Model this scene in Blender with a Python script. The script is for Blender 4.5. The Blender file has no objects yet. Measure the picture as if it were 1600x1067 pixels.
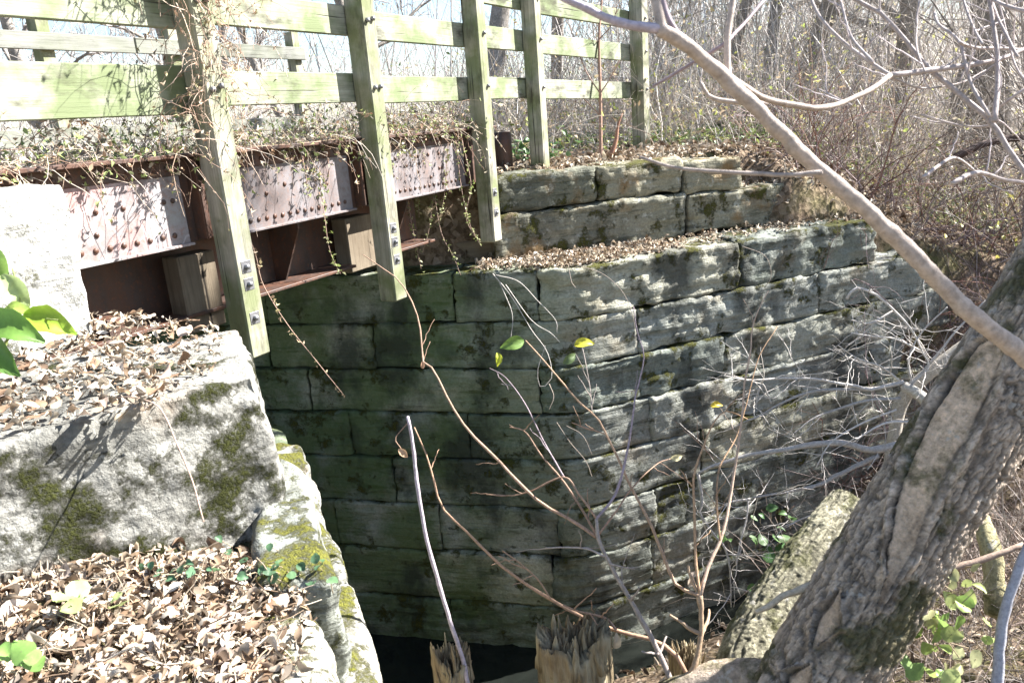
import bpy, bmesh, math, random
import numpy as np
from mathutils import Vector, Matrix
random.seed(7); rng = np.random.default_rng(7)
S = bpy.context.scene; COL = S.collection
# ------------------------------------------------------------------ camera
FPX = 1200.0; TH = math.atan(348/1200.0); RHO = math.radians(4.4)
_r0 = np.array([1, 0, 0.]); FW = np.array([0, math.cos(TH), -math.sin(TH)]); _u0 = np.array([0, math.sin(TH), math.cos(TH)])
CR = math.cos(RHO)*_r0 - math.sin(RHO)*_u0; CU = math.sin(RHO)*_r0 + math.cos(RHO)*_u0
cd = bpy.data.cameras.new('camera'); cam = bpy.data.objects.new('camera', cd); COL.objects.link(cam)
cd.sensor_width = 36; cd.lens = FPX/1600*36; cd.clip_end = 2000; cd.clip_start = 0.02
cd.dof.use_dof = True; cd.dof.focus_distance = 6.0; cd.dof.aperture_fstop = 9.0
M4 = Matrix(((CR[0], CU[0], -FW[0], 0), (CR[1], CU[1], -FW[1], 0), (CR[2], CU[2], -FW[2], 0), (0, 0, 0, 1)))
cam.matrix_world = M4; S.camera = cam
# ------------------------------------------------------------------ light
SUN_H, SUN_E = 71.5, 41.0            # compass heading (0 = +Y, 90 = +X) and elevation
W = bpy.data.worlds.new('World'); S.world = W; W.use_nodes = True
wn = W.node_tree.nodes; sky = wn.new('ShaderNodeTexSky'); sky.sky_type = 'NISHITA'; sky.sun_disc = False
sky.sun_elevation = math.radians(SUN_E); sky.sun_rotation = math.radians(SUN_H)
sky.air_density = 1.0; sky.dust_density = 0.8; sky.ozone_density = 1.0
W.node_tree.links.new(sky.outputs[0], wn['Background'].inputs[0]); wn['Background'].inputs[1].default_value = 0.056
sl = bpy.data.lights.new('sun', 'SUN'); so = bpy.data.objects.new('sun', sl); COL.objects.link(so)
sl.energy = 5.0; sl.angle = math.radians(0.5); sl.color = (1.0, 0.965, 0.92)
_h, _e = math.radians(SUN_H), math.radians(SUN_E)
sd = Vector((math.sin(_h)*math.cos(_e), math.cos(_h)*math.cos(_e), math.sin(_e)))
so.rotation_euler = sd.to_track_quat('Z', 'Y').to_euler(); so.location = sd*30
S.view_settings.view_transform = 'Standard'; S.view_settings.look = 'None'; S.view_settings.gamma = 1
S.view_settings.exposure = 2.3
S.cycles.max_bounces = 4; S.cycles.diffuse_bounces = 3; S.cycles.transmission_bounces = 2; S.cycles.glossy_bounces = 2

# ------------------------------------------------------------------ geometry helpers
def D(x, y): return FW + CR*(x-800)/FPX + CU*(533.5-y)/FPX
def P(x, y, d): return D(x, y)*d                               # point at a measured distance
def PZ(x, y, z): v = D(x, y); return v*(z/v[2])                # point on a level surface
def hd(h): h = math.radians(h); return np.array([math.sin(h), math.cos(h), 0.])
def PP(x, y, q, h):                                            # point on an upright plane
    n = np.array([math.cos(math.radians(h)), -math.sin(math.radians(h)), 0]); v = D(x, y); return v*((q@n)/(v@n))
def V(*a): return np.array(a, float)
def unit(v): return v/(np.linalg.norm(v, axis=-1, keepdims=True)+1e-12)
def sstep(a, b, x): t = np.clip((x-a)/(b-a), 0, 1); return t*t*(3-2*t)

def vnoise(p, seed=0):
    p = np.asarray(p, float); i = np.floor(p).astype(np.int64); f = p-i; f = f*f*(3-2*f)
    def h(a, b, c):
        n = (a*374761393 + b*668265263 + c*1274126177 + seed*974711) & 0xFFFFFFFF
        n = ((n ^ (n >> 13))*1103515245) & 0xFFFFFFFF; n = ((n ^ (n >> 16))*2246822519) & 0xFFFFFFFF
        return ((n ^ (n >> 15)) & 0xFFFF)/65535.0
    x, y, z = i[..., 0], i[..., 1], i[..., 2]; fx, fy, fz = f[..., 0], f[..., 1], f[..., 2]
    def L(a, b, t): return a+(b-a)*t
    return L(L(L(h(x, y, z), h(x+1, y, z), fx), L(h(x, y+1, z), h(x+1, y+1, z), fx), fy),
             L(L(h(x, y, z+1), h(x+1, y, z+1), fx), L(h(x, y+1, z+1), h(x+1, y+1, z+1), fx), fy), fz)
def fbm(p, o=4, seed=0):
    s = 0; a = .5; q = np.asarray(p, float)
    for k in range(o): s = s+a*(vnoise(q, seed+k)-.5)*2; q = q*2.03+11.7; a *= .5
    return s

def empty(name, loc, label=None, cat=None, group=None):
    o = bpy.data.objects.new(name, None); o.empty_display_size = .1; COL.objects.link(o); o.location = Vector(loc)
    tag(o, label, cat, group); return o
def tag(o, label=None, cat=None, group=None, kind=None):
    if label: o['label'] = label
    if cat: o['category'] = cat
    if group: o['group'] = group
    if kind: o['kind'] = kind
    return o
def adopt(o, parent):
    if parent is None: return o
    o.parent = parent
    m = Matrix.Identity(4); q = parent
    while q: m = (q.matrix_parent_inverse @ Matrix.LocRotScale(q.location, q.rotation_euler, q.scale)) @ m; q = q.parent
    o.matrix_parent_inverse = m.inverted(); return o
def mesh_obj(name, v, f, mat, parent=None, smooth=True, col=None, center=True):
    v = np.asarray(v, float).reshape(-1, 3); c = v.mean(0) if center else np.zeros(3)
    me = bpy.data.meshes.new(name); f = np.asarray(f)
    me.vertices.add(len(v)); me.vertices.foreach_set('co', (v-c).astype(np.float32).ravel())
    k = f.shape[1]; me.loops.add(f.size); me.loops.foreach_set('vertex_index', f.astype(np.int32).ravel())
    me.polygons.add(len(f)); me.polygons.foreach_set('loop_start', np.arange(0, f.size, k, dtype=np.int32))
    me.polygons.foreach_set('loop_total', np.full(len(f), k, np.int32))
    me.update(calc_edges=True); me.validate()
    me.polygons.foreach_set('use_smooth', np.full(len(me.polygons), smooth))
    if col is not None:
        a = me.color_attributes.new('Col', 'FLOAT_COLOR', 'POINT')
        cc = np.ones((len(v), 4), np.float32); cc[:, :3] = col; a.data.foreach_set('color', cc.ravel())
    me.materials.append(mat)
    o = bpy.data.objects.new(name, me); COL.objects.link(o); o.location = Vector(c)
    return adopt(o, parent)

def rock(name, corners, mat, parent=None, res=.03, rnd=.02, amp=.012, lam=.006, seed=0, freq=3.0, chip=1.0, warp=None):
    """rounded, chipped, bedded block spanned by 8 corners: bottom FL FR BR BL, top FL FR BR BL"""
    c = np.array(corners, float)
    dx = np.linalg.norm(c[1]-c[0]+c[5]-c[4])/2; dy = np.linalg.norm(c[3]-c[0]+c[7]-c[4])/2; dz = np.linalg.norm(c[4]-c[0]+c[6]-c[2])/2
    n = [max(3, int(round(d/res))) for d in (dx, dy, dz)]; n[1] = min(n[1], max(4, int(round(dy/res))))
    I = np.stack(np.meshgrid(*[np.arange(k+1) for k in n], indexing='ij'), -1)
    surf = ((I == 0) | (I == np.array(n))).any(-1); idx = -np.ones(surf.shape, int); idx[surf] = np.arange(surf.sum())
    ii = I[surf].astype(float)/np.array(n); dim = np.array([dx, dy, dz]); p = ii*dim
    base = trilin(c, ii)
    r = np.clip(rnd*(.6+chip*1.2*(vnoise(base*6, seed+9))**2*1.6), .002, dim.min()*.45)[:, None]
    inner = np.minimum(np.maximum(p, r), dim-r); dvec = p-inner; nn = unit(dvec); p2 = inner+nn*r
    w = trilin(c, p2/dim)
    ax = np.array([unit(c[1]-c[0]), unit(c[3]-c[0]), unit(c[4]-c[0])]); N = unit(nn@ax)
    q = w+seed*3.1
    d = amp*fbm(q*freq, 5, seed)*1.6 + amp*.5*fbm(q*freq*4, 3, seed+5) + lam*(vnoise(q*V(1.3, 1.3, 17), seed+3)-.5)*2*np.abs(1-np.abs(N[:, 2:3]))[:, 0]
    cr = vnoise(q*V(.8, .8, 9.), seed+21); d -= lam*1.8*np.clip(1-np.abs(cr-.5)*18, 0, 1)*(1-np.abs(N[:, 2]))
    w = w+N*d[:, None]
    if warp: w = warp(w)
    F = []
    for ax_, side in ((0, 0), (0, 1), (1, 0), (1, 1), (2, 0), (2, 1)):
        g = np.take(idx, 0 if side == 0 else n[ax_], axis=ax_); a, b, cc, e = g[:-1, :-1], g[1:, :-1], g[1:, 1:], g[:-1, 1:]
        q4 = np.stack([a, b, cc, e], -1).reshape(-1, 4)
        flip = (side == 0) != (ax_ == 1)
        F.append(q4[:, ::-1] if flip else q4)
    return mesh_obj(name, w, np.concatenate(F), mat, parent)
def trilin(c, t):
    a, b, k = t[:, 0:1], t[:, 1:2], t[:, 2:3]
    lo = (c[0]*(1-a)+c[1]*a)*(1-b)+(c[3]*(1-a)+c[2]*a)*b; hi = (c[4]*(1-a)+c[5]*a)*(1-b)+(c[7]*(1-a)+c[6]*a)*b
    return lo*(1-k)+hi*k
def hexa(o, ex, ey, ez):
    o, ex, ey, ez = map(np.asarray, (o, ex, ey, ez)); return [o, o+ex, o+ex+ey, o+ey, o+ez, o+ex+ez, o+ex+ey+ez, o+ey+ez]

_bc = {}
def beam(name, p0, p1, w, h, mat, parent=None, up=(0, 0, 1), bev=.006):
    """squared timber or plate; local X runs along it (grain), w along the side, h along up"""
    p0, p1 = np.asarray(p0, float), np.asarray(p1, float); L = np.linalg.norm(p1-p0); x = (p1-p0)/L
    z = np.asarray(up, float); z = unit(z-x*(z@x)); y = np.cross(z, x)
    key = (round(L, 3), round(w, 3), round(h, 3), bev, mat.name)
    if key not in _bc:
        bm = bmesh.new(); bmesh.ops.create_cube(bm, size=1)
        for v in bm.verts: v.co = Vector((v.co.x*L, v.co.y*w, v.co.z*h))
        if bev: bmesh.ops.bevel(bm, geom=bm.edges[:], offset=min(bev, w*.3, h*.3), segments=1, affect='EDGES')
        me = bpy.data.meshes.new(name); bm.to_mesh(me); bm.free(); me.materials.append(mat); _bc[key] = me
    o = bpy.data.objects.new(name, _bc[key]); COL.objects.link(o)
    m = Matrix(((x[0], y[0], z[0], 0), (x[1], y[1], z[1], 0), (x[2], y[2], z[2], 0), (0, 0, 0, 1)))
    o.rotation_euler = m.to_euler(); o.location = Vector((p0+p1)/2)
    return adopt(o, parent)
def prism(name, poly, off, mat, parent=None):
    poly = np.array(poly, float); off = np.asarray(off, float); n = len(poly); bm = bmesh.new()
    a = [bm.verts.new(p) for p in poly-poly.mean(0)]; b = [bm.verts.new(p) for p in poly-poly.mean(0)+off]
    bm.faces.new(a); bm.faces.new(b[::-1])
    for i in range(n): bm.faces.new((a[i], b[i], b[(i+1) % n], a[(i+1) % n]))
    bmesh.ops.recalc_face_normals(bm, faces=bm.faces)
    me = bpy.data.meshes.new(name); bm.to_mesh(me); bm.free(); me.materials.append(mat)
    o = bpy.data.objects.new(name, me); COL.objects.link(o); o.location = Vector(poly.mean(0)); return adopt(o, parent)

def resample(pts, n):
    """Catmull-Rom through pts, n+1 points"""
    p = np.asarray(pts, float)
    if len(p) == 2: t = np.linspace(0, 1, n+1)[:, None]; return p[0]*(1-t)+p[1]*t
    q = np.vstack([2*p[0]-p[1], p, 2*p[-1]-p[-2]])
    seg = np.r_[0, np.cumsum(np.linalg.norm(np.diff(p, axis=0), axis=1))]; t = np.linspace(0, seg[-1], n+1)
    i = np.clip(np.searchsorted(seg, t, 'right')-1, 0, len(p)-2); u = ((t-seg[i])/(seg[i+1]-seg[i]+1e-9))[:, None]
    a, b, c, d = q[i], q[i+1], q[i+2], q[i+3]
    return .5*((2*b)+(-a+c)*u+(2*a-5*b+4*c-d)*u*u+(-a+3*b-3*c+d)*u**3)
class Tubes:
    def __init__(s): s.v = []; s.f = []; s.c = []; s.n = 0
    def add(s, pts, r, sides=5, tint=(1, 1, 1), jitter=0.0):
        pts = np.asarray(pts, float); m = len(pts); r = np.broadcast_to(np.asarray(r, float), (m,))
        t = unit(np.gradient(pts, axis=0)); ref = np.eye(3)[np.argmin(np.abs(unit(pts[-1]-pts[0])))]
        a = unit(np.cross(t, ref)); b = np.cross(t, a); th = np.linspace(0, 2*math.pi, sides, endpoint=False)
        rr = r[:, None]*(1+jitter*(rng.random((m, sides))-.5))
        v = pts[:, None]+rr[..., None]*(np.cos(th)[None, :, None]*a[:, None]+np.sin(th)[None, :, None]*b[:, None])
        g = s.n+np.arange(m*sides).reshape(m, sides); g2 = np.roll(g, -1, 1)
        f = np.stack([g[:-1], g2[:-1], g2[1:], g[1:]], -1).reshape(-1, 4)
        s.v.append(v.reshape(-1, 3)); s.f.append(f); s.c.append(np.broadcast_to(np.asarray(tint, float), (m*sides, 3))); s.n += m*sides
        # pointed caps
        for k, e in ((0, -1), (m-1, 1)):
            s.v.append((pts[k]+e*t[k]*r[k]*.5)[None]); s.c.append(np.asarray(tint, float)[None]); a0, b0 = g[k], g2[k]
            tri = np.stack([b0, a0, np.full(sides, s.n), np.full(sides, s.n)], -1) if e < 0 else np.stack([a0, b0, np.full(sides, s.n), np.full(sides, s.n)], -1)
            s.tri = getattr(s, 'tri', []); s.tri.append(tri); s.n += 1
    def build(s, name, mat, parent=None):
        f = np.concatenate(s.f); v = np.concatenate(s.v); c = np.concatenate(s.c)
        tr = np.concatenate(s.tri)[:, :3]
        ff = np.concatenate([f[:, [0, 1, 2]], f[:, [0, 2, 3]], tr])
        return mesh_obj(name, v, ff, mat, parent, True, c)
def strands(name, pts, rad, mat, tint, parent=None, sides=3):
    """pts (N,M,3), rad (N,M), tint (N,3) in one mesh"""
    N, M, _ = pts.shape; t = unit(np.gradient(pts, axis=1)); d = unit(pts[:, -1]-pts[:, 0])
    ref = np.eye(3)[np.argmin(np.abs(d), 1)][:, None]; a = unit(np.cross(t, ref)); b = np.cross(t, a)
    th = np.linspace(0, 2*math.pi, sides, endpoint=False)
    v = pts[:, :, None]+rad[:, :, None, None]*(np.cos(th)[None, None, :, None]*a[:, :, None]+np.sin(th)[None, None, :, None]*b[:, :, None])
    g = np.arange(N*M*sides).reshape(N, M, sides); g2 = np.roll(g, -1, 2)
    f = np.stack([g[:, :-1], g2[:, :-1], g2[:, 1:], g[:, 1:]], -1).reshape(-1, 4)
    c = np.repeat(tint, M*sides, 0); return mesh_obj(name, v, f, mat, parent, True, c)
def leaf_geo(cen, nor, size, curl, aspect=.6, spin=None, droop=0.3, nu=3, nv=5):
    N = len(cen); u = np.linspace(-1, 1, nu); v = np.linspace(0, 1, nv); U, Vv = np.meshgrid(u, v); U = U.ravel(); Vv = Vv.ravel()
    w = np.sin(np.pi*np.clip(Vv, .02, .98)**.75)**.8*aspect*.5
    nor = unit(nor); ref = unit(rng.normal(size=(N, 3))); 
    if spin is not None: ref = spin
    y = unit(ref-nor*(ref*nor).sum(1, keepdims=True)); x = np.cross(y, nor)
    cu = curl[:, None]; X = U*w*(1-.35*np.abs(cu)*np.abs(U)); Z = cu*(U**2)*w*1.3 + cu*.35*np.sin(Vv*np.pi)+ (rng.random((N, len(U)))-.5)*.10 - droop*cu*Vv**2*.5
    p = cen[:, None]+size[:, None, None]*(X[..., None]*x[:, None]+(Vv-.5)[None, :, None]*y[:, None]+Z[..., None]*nor[:, None])
    g = (np.arange(N)*nu*nv)[:, None, None]+np.arange(nu*nv).reshape(nv, nu)[None]
    f = np.stack([g[:, :-1, :-1], g[:, :-1, 1:], g[:, 1:, 1:], g[:, 1:, :-1]], -1).reshape(-1, 4)
    return p.reshape(-1, 3), f
def leaves(name, cen, nor, size, tint, mat, parent=None, curl=.6, aspect=.6, nu=3, nv=5, spin=None):
    cen = np.asarray(cen); N = len(cen); cu = rng.normal(0, curl, N)
    v, f = leaf_geo(cen, nor, size, cu, aspect, spin, nu=nu, nv=nv)
    return mesh_obj(name, v, f, mat, parent, True, np.repeat(tint, nu*nv, 0))
def up_jit(n, k): return unit(np.array([[0, 0, 1.]])+rng.normal(0, k, (n, 3)))
def palette(cols, n, var=.18):
    c = np.array(cols)[rng.integers(0, len(cols), n)]; return np.clip(c*(1+rng.normal(0, var, (n, 1))), .004, .9)

# ------------------------------------------------------------------ materials
class NT:
    def __init__(s, name):
        s.m = bpy.data.materials.new(name); s.m.use_nodes = True; s.t = s.m.node_tree; s.b = s.t.nodes['Principled BSDF']; s.b.inputs['Specular IOR Level'].default_value = .25
    def n(s, t, **k):
        x = s.t.nodes.new(t)
        for a, b in k.items(): setattr(x, a, b)
        return x
    def put(s, sock, v):
        if hasattr(v, 'is_output'): s.t.links.new(v, sock)
        else: sock.default_value = v
    def pos(s): return s.n('ShaderNodeNewGeometry').outputs['Position']
    def obj(s): return s.n('ShaderNodeTexCoord').outputs['Object']
    def rnd(s): return s.n('ShaderNodeObjectInfo').outputs['Random']
    def att(s): return s.n('ShaderNodeAttribute', attribute_name='Col').outputs['Color']
    def map(s, v, sc, loc=(0, 0, 0)):
        m = s.n('ShaderNodeMapping'); s.put(m.inputs[0], v); m.inputs[3].default_value = sc; s.put(m.inputs[1], loc); return m.outputs[0]
    def noise(s, v, sc, det=5, ro=.55, dist=0.):
        x = s.n('ShaderNodeTexNoise'); s.put(x.inputs['Vector'], v); x.inputs['Scale'].default_value = sc; x.inputs['Detail'].default_value = det
        x.inputs['Roughness'].default_value = ro; x.inputs['Distortion'].default_value = dist; return x.outputs[0]
    def ramp(s, f, *st):
        x = s.n('ShaderNodeValToRGB'); s.put(x.inputs[0], f); e = x.color_ramp.elements
        while len(e) < len(st): e.new(.5)
        for i, (p, c) in enumerate(st): e[i].position = p; e[i].color = (*c, 1) if not np.isscalar(c) else (c, c, c, 1)
        return x.outputs[0]
    def mix(s, f, a, b, bt='MIX'):
        x = s.n('ShaderNodeMix', data_type='RGBA', blend_type=bt); s.put(x.inputs[0], f)
        for k, v in ((6, a), (7, b)): s.put(x.inputs[k], (*v, 1) if isinstance(v, tuple) else v)
        return x.outputs[2]
    def math(s, op, a, b=0., cl=False):
        x = s.n('ShaderNodeMath', operation=op, use_clamp=cl); s.put(x.inputs[0], a); s.put(x.inputs[1], b); return x.outputs[0]
    def bump(s, h, st=.5, d=.02, nrm=None):
        x = s.n('ShaderNodeBump'); s.put(x.inputs['Height'], h); x.inputs['Strength'].default_value = st; x.inputs['Distance'].default_value = d
        if nrm is not None: s.put(x.inputs['Normal'], nrm)
        return x.outputs[0]
    def out(s, col, rough=.85, nrm=None, spec=None):
        s.put(s.b.inputs['Base Color'], col if not isinstance(col, tuple) else (*col, 1)); s.put(s.b.inputs['Roughness'], rough)
        if nrm is not None: s.put(s.b.inputs['Normal'], nrm)
        if spec is not None: s.b.inputs['Specular IOR Level'].default_value = spec
        return s.m
    def zup(s):
        g = s.n('ShaderNodeNewGeometry'); x = s.n('ShaderNodeSeparateXYZ'); s.put(x.inputs[0], g.outputs['Normal']); return x.outputs[2]

def stone_mat(name, base=(.34, .32, .27), algae=.0, stain=.5, moss=.4, lichen=.4, mossc=(.085, .085, .018), algc=(.10, .125, .05), topmoss=.0, rust=0.3, fade=None, lamw=.5):
    N = NT(name); p = N.pos(); r = N.rnd()
    big = N.noise(p, .9, 5); med = N.noise(p, 6, 7, .62); fine = N.noise(p, 45, 5, .65); lam = N.noise(N.map(p, (2.2, 2.2, 26)), 1.0, 6, .6)
    b = np.array(base)
    c = N.ramp(med, (.25, tuple(b*.5)), (.5, tuple(b)), (.75, tuple(np.clip(b*1.35, 0, .8))))
    c = N.mix(lamw, c, N.ramp(lam, (.3, tuple(b*.55)), (.65, tuple(b*1.15))))
    c = N.mix(.38, c, N.ramp(fine, (.3, tuple(b*.3)), (.7, tuple(b*1.6))))
    c = N.mix(N.ramp(N.noise(N.map(p, (1.4, 1.4, 9.)), 1.6, 8, .7), (.36, .75), (.46, 0.)), c, tuple(b*.22))
    c = N.mix(N.math('MULTIPLY', N.math('SUBTRACT', r, .5), .35), c, tuple(b*.35)) if False else c
    tv = N.ramp(r, (0, (.58, .62, .62)), (.5, (1, 1, 1)), (1, (1.30, 1.24, 1.08))); c = N.mix(1.0, c, tv, 'MULTIPLY')
    if rust: c = N.mix(N.math('MULTIPLY', N.ramp(N.noise(p, 2.3, 5), (.56, 0.), (.68, 1.)), rust), c, (.24, .13, .05))
    if lichen: c = N.mix(N.math('MULTIPLY', N.ramp(N.noise(p, 11, 6, .7), (.57, 0.), (.66, 1.)), lichen), c, (.52, .52, .47))
    if algae:
        am = N.math('MULTIPLY', N.ramp(N.noise(p, 1.6, 6, .6), (.26, 0.), (.52, 1.)), algae)
        if fade:
            sx = N.n('ShaderNodeSeparateXYZ'); N.put(sx.inputs[0], p); mr = N.n('ShaderNodeMapRange'); N.put(mr.inputs[0], N.math('ADD', sx.outputs[0], N.math('MULTIPLY', big, 1.2))); mr.inputs[1].default_value, mr.inputs[2].default_value, mr.inputs[3].default_value, mr.inputs[4].default_value = fade[0], fade[1], 1., .18
            am = N.math('MULTIPLY', am, mr.outputs[0])
        c = N.mix(am, c, algc)
    if stain:
        sp = N.noise(N.map(p, (1.5, 1.5, 1.0), (3.3, 1.7, .4)), 1.0, 7, .62)
        c = N.mix(N.math('MULTIPLY', N.ramp(sp, (.50, 0.), (.62, 1.)), stain), c, (.028, .03, .028))
    mh = None
    if moss or topmoss:
        mn = N.noise(N.map(p, (1, 1, 1), (7.1, 2.2, 5.)), 3.4, 10, .76)
        z = N.zup(); f = N.math('ADD', mn, N.math('MULTIPLY', z, topmoss*.25))
        f = N.ramp(f, (.60-.12*moss, 0.), (.66-.12*moss, 1.)); mfine = N.noise(p, 70, 4, .7)
        mc = N.ramp(mfine, (.3, tuple(np.array(mossc)*.45)), (.55, mossc), (.8, tuple(np.array(mossc)*1.9)))
        f2 = N.math('MULTIPLY', f, N.ramp(mfine, (.22, .35), (.5, 1.)))
        c = N.mix(f2, c, mc); mh = N.math('MULTIPLY', f, mfine)
    h = N.math('ADD', N.math('ADD', N.math('MULTIPLY', med, .55), N.math('MULTIPLY', lam, lamw)), N.math('MULTIPLY', fine, .16))
    if mh is not None: h = N.math('ADD', h, N.math('MULTIPLY', mh, .5))
    return N.out(c, .9, N.bump(h, 1.0, .055), .15)

def wood_mat(name, base=(.33, .31, .24), green=(.17, .21, .085), gamt=.7, dark=.3):
    N = NT(name); o = N.obj(); r = N.rnd(); off = N.n('ShaderNodeCombineXYZ'); N.put(off.inputs[0], N.math('MULTIPLY', r, 37.)); N.put(off.inputs[1], N.math('MULTIPLY', r, 11.))
    v = N.map(o, (1, 1, 1), off.outputs[0]); g = N.noise(N.map(v, (1.6, 26, 26)), 1., 6, .6, .4); g2 = N.noise(N.map(v, (4, 110, 110)), 1., 4, .6); blot = N.noise(v, 3.2, 6, .6)
    b = np.array(base); c = N.ramp(g, (.25, tuple(b*.5)), (.5, tuple(b)), (.75, tuple(b*1.3)))
    c = N.mix(.3, c, N.ramp(g2, (.3, tuple(b*.35)), (.7, tuple(b*1.4))))
    c = N.mix(N.math('MULTIPLY', N.ramp(blot, (.36, 0.), (.60, 1.)), gamt), c, green)
    c = N.mix(N.math('MULTIPLY', N.ramp(N.noise(N.map(v, (2, 5, 5)), 1.3, 6, .65), (.55, 0.), (.68, 1.)), dark), c, (.06, .055, .04))
    ck = N.ramp(N.noise(N.map(v, (.9, 34, 34)), 1., 3, .5), (.30, 0.), (.36, 1.)); c = N.mix(N.math('SUBTRACT', 1., ck), c, (.03, .025, .02))
    h = N.math('ADD', N.math('ADD', g, N.math('MULTIPLY', g2, .5)), N.math('MULTIPLY', ck, .6))
    return N.out(c, .85, N.bump(h, .6, .006), .2)

def bark_mat(name, base=(.24, .21, .18), moss=.5, sc=1.0, spots=.4):
    N = NT(name); p = N.pos(); a = N.noise(p, 9*sc, 7, .65); f = N.noise(p, 48*sc, 6, .7); m = N.noise(p, 4.2*sc, 7, .65); b = np.array(base)
    c = N.ramp(a, (.28, tuple(b*.45)), (.5, tuple(b)), (.72, tuple(b*1.55))); c = N.mix(.55, c, N.ramp(f, (.3, tuple(b*.25)), (.7, tuple(b*1.7))))
    c = N.mix(1., c, N.att(), 'MULTIPLY')
    c = N.mix(N.math('MULTIPLY', N.ramp(N.noise(p, 17*sc, 5, .6), (.60, 0.), (.66, 1.)), spots), c, (.50, .48, .44))
    c = N.mix(N.math('MULTIPLY', N.ramp(m, (.52, 0.), (.60, 1.)), moss), c, N.ramp(f, (.3, (.02, .022, .006)), (.7, (.085, .09, .02))))
    return N.out(c, .9, N.bump(N.math('ADD', a, N.math('MULTIPLY', f, .7)), 1., .022), .15)
def tint_mat(name, rough=.8, trans=0., bump=0., spec=.2, mottle=.35):
    N = NT(name); p = N.pos(); n = N.noise(p, 75, 6, .7)
    c = N.mix(mottle, N.att(), N.ramp(n, (.3, .35), (.7, 1.4)), 'MULTIPLY')
    m = N.out(c, rough, N.bump(n, bump, .004) if bump else None, spec)
    if trans:
        t = N.n('ShaderNodeBsdfTranslucent'); N.put(t.inputs[0], c); x = N.n('ShaderNodeMixShader'); x.inputs[0].default_value = trans
        N.t.links.new(N.b.outputs[0], x.inputs[1]); N.t.links.new(t.outputs[0], x.inputs[2]); N.t.links.new(x.outputs[0], N.t.nodes['Material Output'].inputs[0])
    return m
def steel_mat(name, a=(.19, .14, .14), rust=(.14, .055, .028), ramt=.6, paint=0.):
    N = NT(name); p = N.pos(); n = N.noise(p, 5, 7, .65); f = N.noise(p, 40, 5, .65); st = N.noise(N.map(p, (9, 9, 1.2)), 1., 5, .6)
    c = N.mix(N.ramp(n, (.35, 0.), (.65, 1.)), a, tuple(np.array(a)*.55)); c = N.mix(N.math('MULTIPLY', N.ramp(st, (.42, 0.), (.62, 1.)), ramt), c, rust)
    c = N.mix(N.math('MULTIPLY', N.ramp(f, (.52, 0.), (.68, 1.)), .5), c, tuple(np.array(rust)*1.9))
    if paint:
        c = N.mix(N.math('MULTIPLY', N.ramp(N.noise(p, 4.1, 4, .55), (.46, 0.), (.64, 1.)), paint), c, (.46, .20, .17))
        c = N.mix(N.math('MULTIPLY', N.ramp(N.noise(N.map(p, (1, 1, 1), (4, 9, 2)), 4.6, 4, .55), (.48, 0.), (.66, 1.)), paint), c, (.40, .46, .45))
        w = N.noise(N.map(p, (1, 1, 1), (1, 5, 8)), 3.0, 2, .5); w = N.math('ABSOLUTE', N.math('SUBTRACT', w, .5)); c = N.mix(N.math('MULTIPLY', N.ramp(w, (.004, 1.), (.012, 0.)), paint*.8), c, (.7, .68, .72))
    return N.out(c, N.ramp(f, (.3, .38), (.7, .75)), N.bump(N.math('ADD', n, f), .35, .004), .5)

M_FAR = stone_mat('algae_limestone', base=(.30, .30, .25), algae=.75, stain=.72, moss=.15, lichen=.35, algc=(.07, .115, .03))
M_WING = stone_mat('stained_limestone', base=(.33, .33, .31), algae=.15, stain=.85, moss=.45, lichen=.45, topmoss=.3)
M_WALL = stone_mat('wall_limestone', base=(.37, .37, .335), algae=.82, stain=.75, moss=.32, lichen=.42, algc=(.07, .115, .03), topmoss=.25, fade=(-.1, 1.5))
M_TIER = stone_mat('lichen_limestone', base=(.29, .275, .22), algae=.12, stain=.5, moss=.55, lichen=.65, topmoss=.1, rust=.8)
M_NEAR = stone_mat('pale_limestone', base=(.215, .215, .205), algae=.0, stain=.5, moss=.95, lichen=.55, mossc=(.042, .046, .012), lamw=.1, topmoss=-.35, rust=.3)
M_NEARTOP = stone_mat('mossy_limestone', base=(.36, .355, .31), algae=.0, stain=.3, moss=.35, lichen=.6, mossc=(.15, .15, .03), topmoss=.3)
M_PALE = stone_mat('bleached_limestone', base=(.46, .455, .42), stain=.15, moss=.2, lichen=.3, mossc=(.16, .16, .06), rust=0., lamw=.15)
M_POST = wood_mat('algae_timber', base=(.36, .34, .28), green=(.14, .165, .07), gamt=.85, dark=.65); M_BOARD = wood_mat('rail_timber', base=(.37, .375, .30), green=(.14, .175, .08), gamt=.9, dark=.8)
M_FARBOARD = wood_mat('grey_timber', base=(.22, .22, .20), green=(.13, .15, .09), gamt=.4, dark=.5)
M_BLOCK = wood_mat('dark_timber', base=(.20, .165, .12), green=(.10, .075, .05), gamt=.6, dark=.6)
M_STEEL = steel_mat('painted_steel', a=(.24, .225, .235), rust=(.11, .065, .048), ramt=.5); M_STEELP = steel_mat('graffiti_steel', a=(.34, .31, .315), ramt=.32, paint=.28); M_RUST = steel_mat('rusted_steel', a=(.07, .045, .036), rust=(.10, .042, .022), ramt=.8)
M_GALV = NT('galvanised').out((.26, .26, .27), .5, None, .5); M_GALV.node_tree.nodes['Principled BSDF'].inputs['Metallic'].default_value = .8
M_LEAF = tint_mat('dry_leaf', .75, .15); M_GREEN = tint_mat('green_leaf', .45, .35, 0., .4, .3); M_TWIG = tint_mat('twig_bark', .75, 0., .7, .2, .6)
M_BARK = bark_mat('ridged_bark', base=(.41, .335, .265), moss=.75, spots=.6); M_BARKG = bark_mat('mossy_bark', base=(.30, .28, .20), moss=.75, sc=1.2, spots=.5); M_BARKF = bark_mat('grey_bark', base=(.27, .245, .22), moss=.15, sc=.6, spots=.2)
M_ROT = None
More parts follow.
